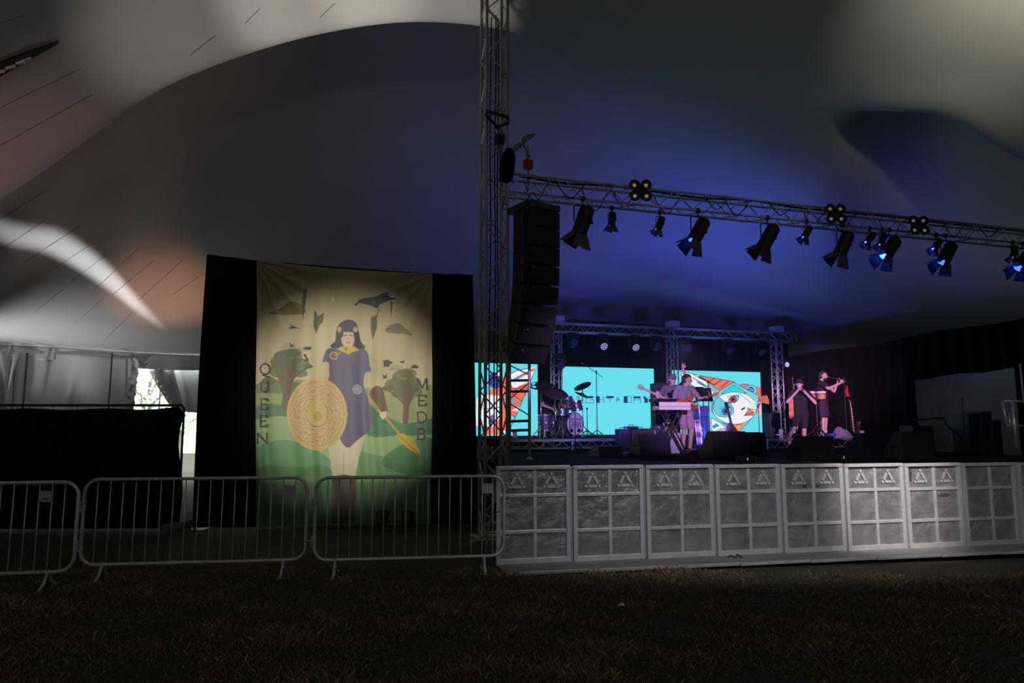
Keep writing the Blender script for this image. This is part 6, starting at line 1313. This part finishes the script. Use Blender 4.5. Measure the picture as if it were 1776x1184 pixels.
# whistle player on the riser, turned to the right
fp = Vector((at(1430, 752, 18.2).x, 18.2, RZ_))
J5 = P(elL=(.13, -.26, 1.20), wrL=(.10, -.36, 1.42), hdL=(.0, -.6, .8), hnL=(-.8, .2, .1), thL=-1, elR=(-.26, -.22, 1.26), wrR=(-.10, -.47, 1.40), hdR=(.5, -.6, .6), hnR=(.7, .5, 0), thR=1, look=(.1, -1, -.1), head=(0, -.04, 1.61), curl=.9,
       anL=(.14, .02, .09), anR=(-.13, .02, .09))
person(fp, D_(52), 'bearded whistle player in a black T-shirt standing on the riser', J5, skin2, tee_black, short_d, shoe_w, brown_h, None, False, True, sock_w)
R_ = Matrix.Rotation(D_(52), 3, 'Z'); wa = fp + R_ @ Vector((.02, -.17, 1.575)); wb = fp + R_ @ Vector((.02, -.62, 1.44)); e = tag(empty('whistle', wa), 'dark wooden whistle played by the bearded man', 'whistle'); MB().tube((0, 0, 0), wb-wa, .013, 10, .016).build('tube', darkw, e)
for t in (.3, .55, .8): MB().lathe([(.017, -.008), (.018, .008)], 10, Matrix.Translation((wb-wa)*t) @ (wb-wa).to_track_quat('Z', 'Y').to_matrix().to_4x4()).build('ring', chrome, e)

# ------------------------------------------------------------------ grass
rng = np.random.RandomState(11)
NB = 150000; Yg_ = 4.4 + (8.6-4.4)*rng.rand(NB)**.8; Xg = (rng.rand(NB)*2-1)*(Yg_*.80+.2)
# none on the tread plates
d2 = np.array([dv.x, dv.y])/math.hypot(dv.x, dv.y); n2 = np.array([-d2[1], d2[0]]); rel_ = (Xg-P0.x)*n2[0]+(Yg_-P0.y)*n2[1]; al_ = (Xg-P0.x)*d2[0]+(Yg_-P0.y)*d2[1]
keep = ~((rel_ > -.56) & (al_ > -.02)); Xg, Yg_ = Xg[keep], Yg_[keep]; NB = len(Xg)
cl = np.sin(Xg*2.1+1.3*np.sin(Yg_*1.7))*np.sin(Yg_*2.6+Xg*.7); pt = np.sin(Xg*5.3+Yg_*3)*np.sin(Yg_*6.1-Xg*2)
hgt = (.016+.036*rng.rand(NB)**2)*(1+.5*cl+.4*pt).clip(.3, 2); an = rng.rand(NB)*2*PI; wd = .0018+.0022*rng.rand(NB); le = hgt*(.3+.9*rng.rand(NB)); la = rng.rand(NB)*2*PI
zg = -.0175*np.maximum(0, Xg)-.005
bx, by = np.cos(an)*wd, np.sin(an)*wd; tx, ty = np.cos(la)*le, np.sin(la)*le
V0 = np.stack([Xg-bx, Yg_-by, zg], 1); V1 = np.stack([Xg+bx, Yg_+by, zg], 1); V2_ = np.stack([Xg+bx*.6+tx*.4, Yg_+by*.6+ty*.4, zg+hgt*.65], 1); V3 = np.stack([Xg+tx, Yg_+ty, zg+hgt], 1)
VV = np.stack([V0, V1, V2_, V3], 1).reshape(-1, 3).astype(np.float32)
me = bpy.data.meshes.new('grass'); me.vertices.add(NB*4); me.vertices.foreach_set('co', VV.reshape(-1)); ix = np.arange(NB*4, dtype=np.int32)
me.loops.add(NB*4); me.loops.foreach_set('vertex_index', ix); me.polygons.add(NB); me.polygons.foreach_set('loop_start', np.arange(0, NB*4, 4, dtype=np.int32)); me.update(calc_edges=True)
mixv = np.clip(.45+.35*cl+.3*pt+.35*(rng.rand(NB)-.5), 0, 1)[:, None]; c0 = np.array([.105, .100, .048]); c1 = np.array([.26, .17, .092]); c2 = np.array([.46, .40, .30])
dry = (rng.rand(NB) > .93)[:, None]; cc = np.where(dry, c2, c0*(1-mixv)+c1*mixv); cc = np.repeat(cc, 4, 0); ca = me.color_attributes.new('print', 'FLOAT_COLOR', 'POINT'); ca.data.foreach_set('color', np.concatenate([cc, np.ones((NB*4, 1))], 1).reshape(-1).astype(np.float32))
me.materials.append(attr_mat('grass_blades', .8)); o = bpy.data.objects.new('grass', me); COL.objects.link(o); tag(o, 'short worn grass with brown patches in the foreground', 'grass', kind='stuff')
# white scraps on the grass
for px, py, s_, lb in ((1078, 1052, .05, 'tiny white scrap on the grass below the third barrier panel'), (296, 920, .12, 'pale scrap on the grass behind the middle crowd barrier')):
    p = onz(px, py, 0); cloth((p.x, p.y, gz(p.x)+.02), s_, s_*.5, .02, white_plastic, lb, 'paper_scrap', 9)

# ------------------------------------------------------------------ roof seams and lacing at upper left
seam_m = mat('seam_tape', (.36, .35, .34), .8)
from mathutils.bvhtree import BVHTree
bvh = BVHTree.FromPolygons([v.co.copy() for v in roof.data.vertices], [tuple(p_.vertices) for p_ in roof.data.polygons])
def on_roof(px, py, off=.015):
    h = bvh.ray_cast(Vector((0, 0, EYE)), ray(px, py)); n = h[1] if h[1].z < 0 else -h[1]; return h[0] + n*off
def seam(x0, y0, x1, y1, n=10, wdt=.005):
    MB().path([on_roof(x0+(x1-x0)*k/n, y0+(y1-y0)*k/n) for k in range(n+1)], wdt, 4).build('seam', seam_m, roof, smooth=True)
for l_ in ((-60, 60, 42, 25), (-60, 125, 90, 72), (-60, 215, 140, 118), (-60, 285, 160, 163), (-80, 430, 82, 328), (-40, 460, 82, 378), (40, 455, 140, 390), (85, 470, 160, 422), (120, 490, 185, 440), (150, 515, 240, 430), (190, 515, 265, 452), (240, 520, 315, 452), (300, 510, 352, 474),
            (60, 540, 110, 500), (130, 560, 180, 515), (180, 590, 230, 540), (425, 40, 450, 15), (330, 95, 372, 62), (555, 30, 580, 6)): seam(*l_)
lp = [on_roof(-20+9*k, 123-4.2*k, .06) for k in range(14)]
lc = tag(empty('roof_lacing', lp[0]), 'dark laced strap with shiny buckles under the roof at upper left', 'strap')
MB().path([p_-lp[0] for p_ in lp], [.10-.006*k for k in range(14)], 6).build('strap', mat('dark_strap', (.05, .045, .045), .6), lc)
for k in (2, 4, 6, 7): MB().bbox(lp[k]-lp[0]+Vector((.03, -.05, -.08)), (.16, .05, .035), .015, (0, -.5, .3)).build('buckle', chrome, lc)


# ------------------------------------------------------------------ thin stage haze
hz = bpy.data.materials.new('stage_haze'); hz.use_nodes = True; nt = hz.node_tree; nt.nodes.remove(nt.nodes['Principled BSDF'])
vs = nt.nodes.new('ShaderNodeVolumeScatter'); vs.inputs['Density'].default_value = .0055; vs.inputs['Anisotropy'].default_value = .25; vs.inputs['Color'].default_value = (.9, .92, 1, 1)
nt.links.new(vs.outputs[0], nt.nodes['Material Output'].inputs['Volume'])
o = MB().box((6.0, 6.6, 3.1), (11.4, 8.0, 3.9)).build('stage_haze', hz, None, S(0, 0, 0), (0, 0, ANG)); tag(o, 'thin blue-lit haze hanging over the stage', 'haze', kind='stuff')
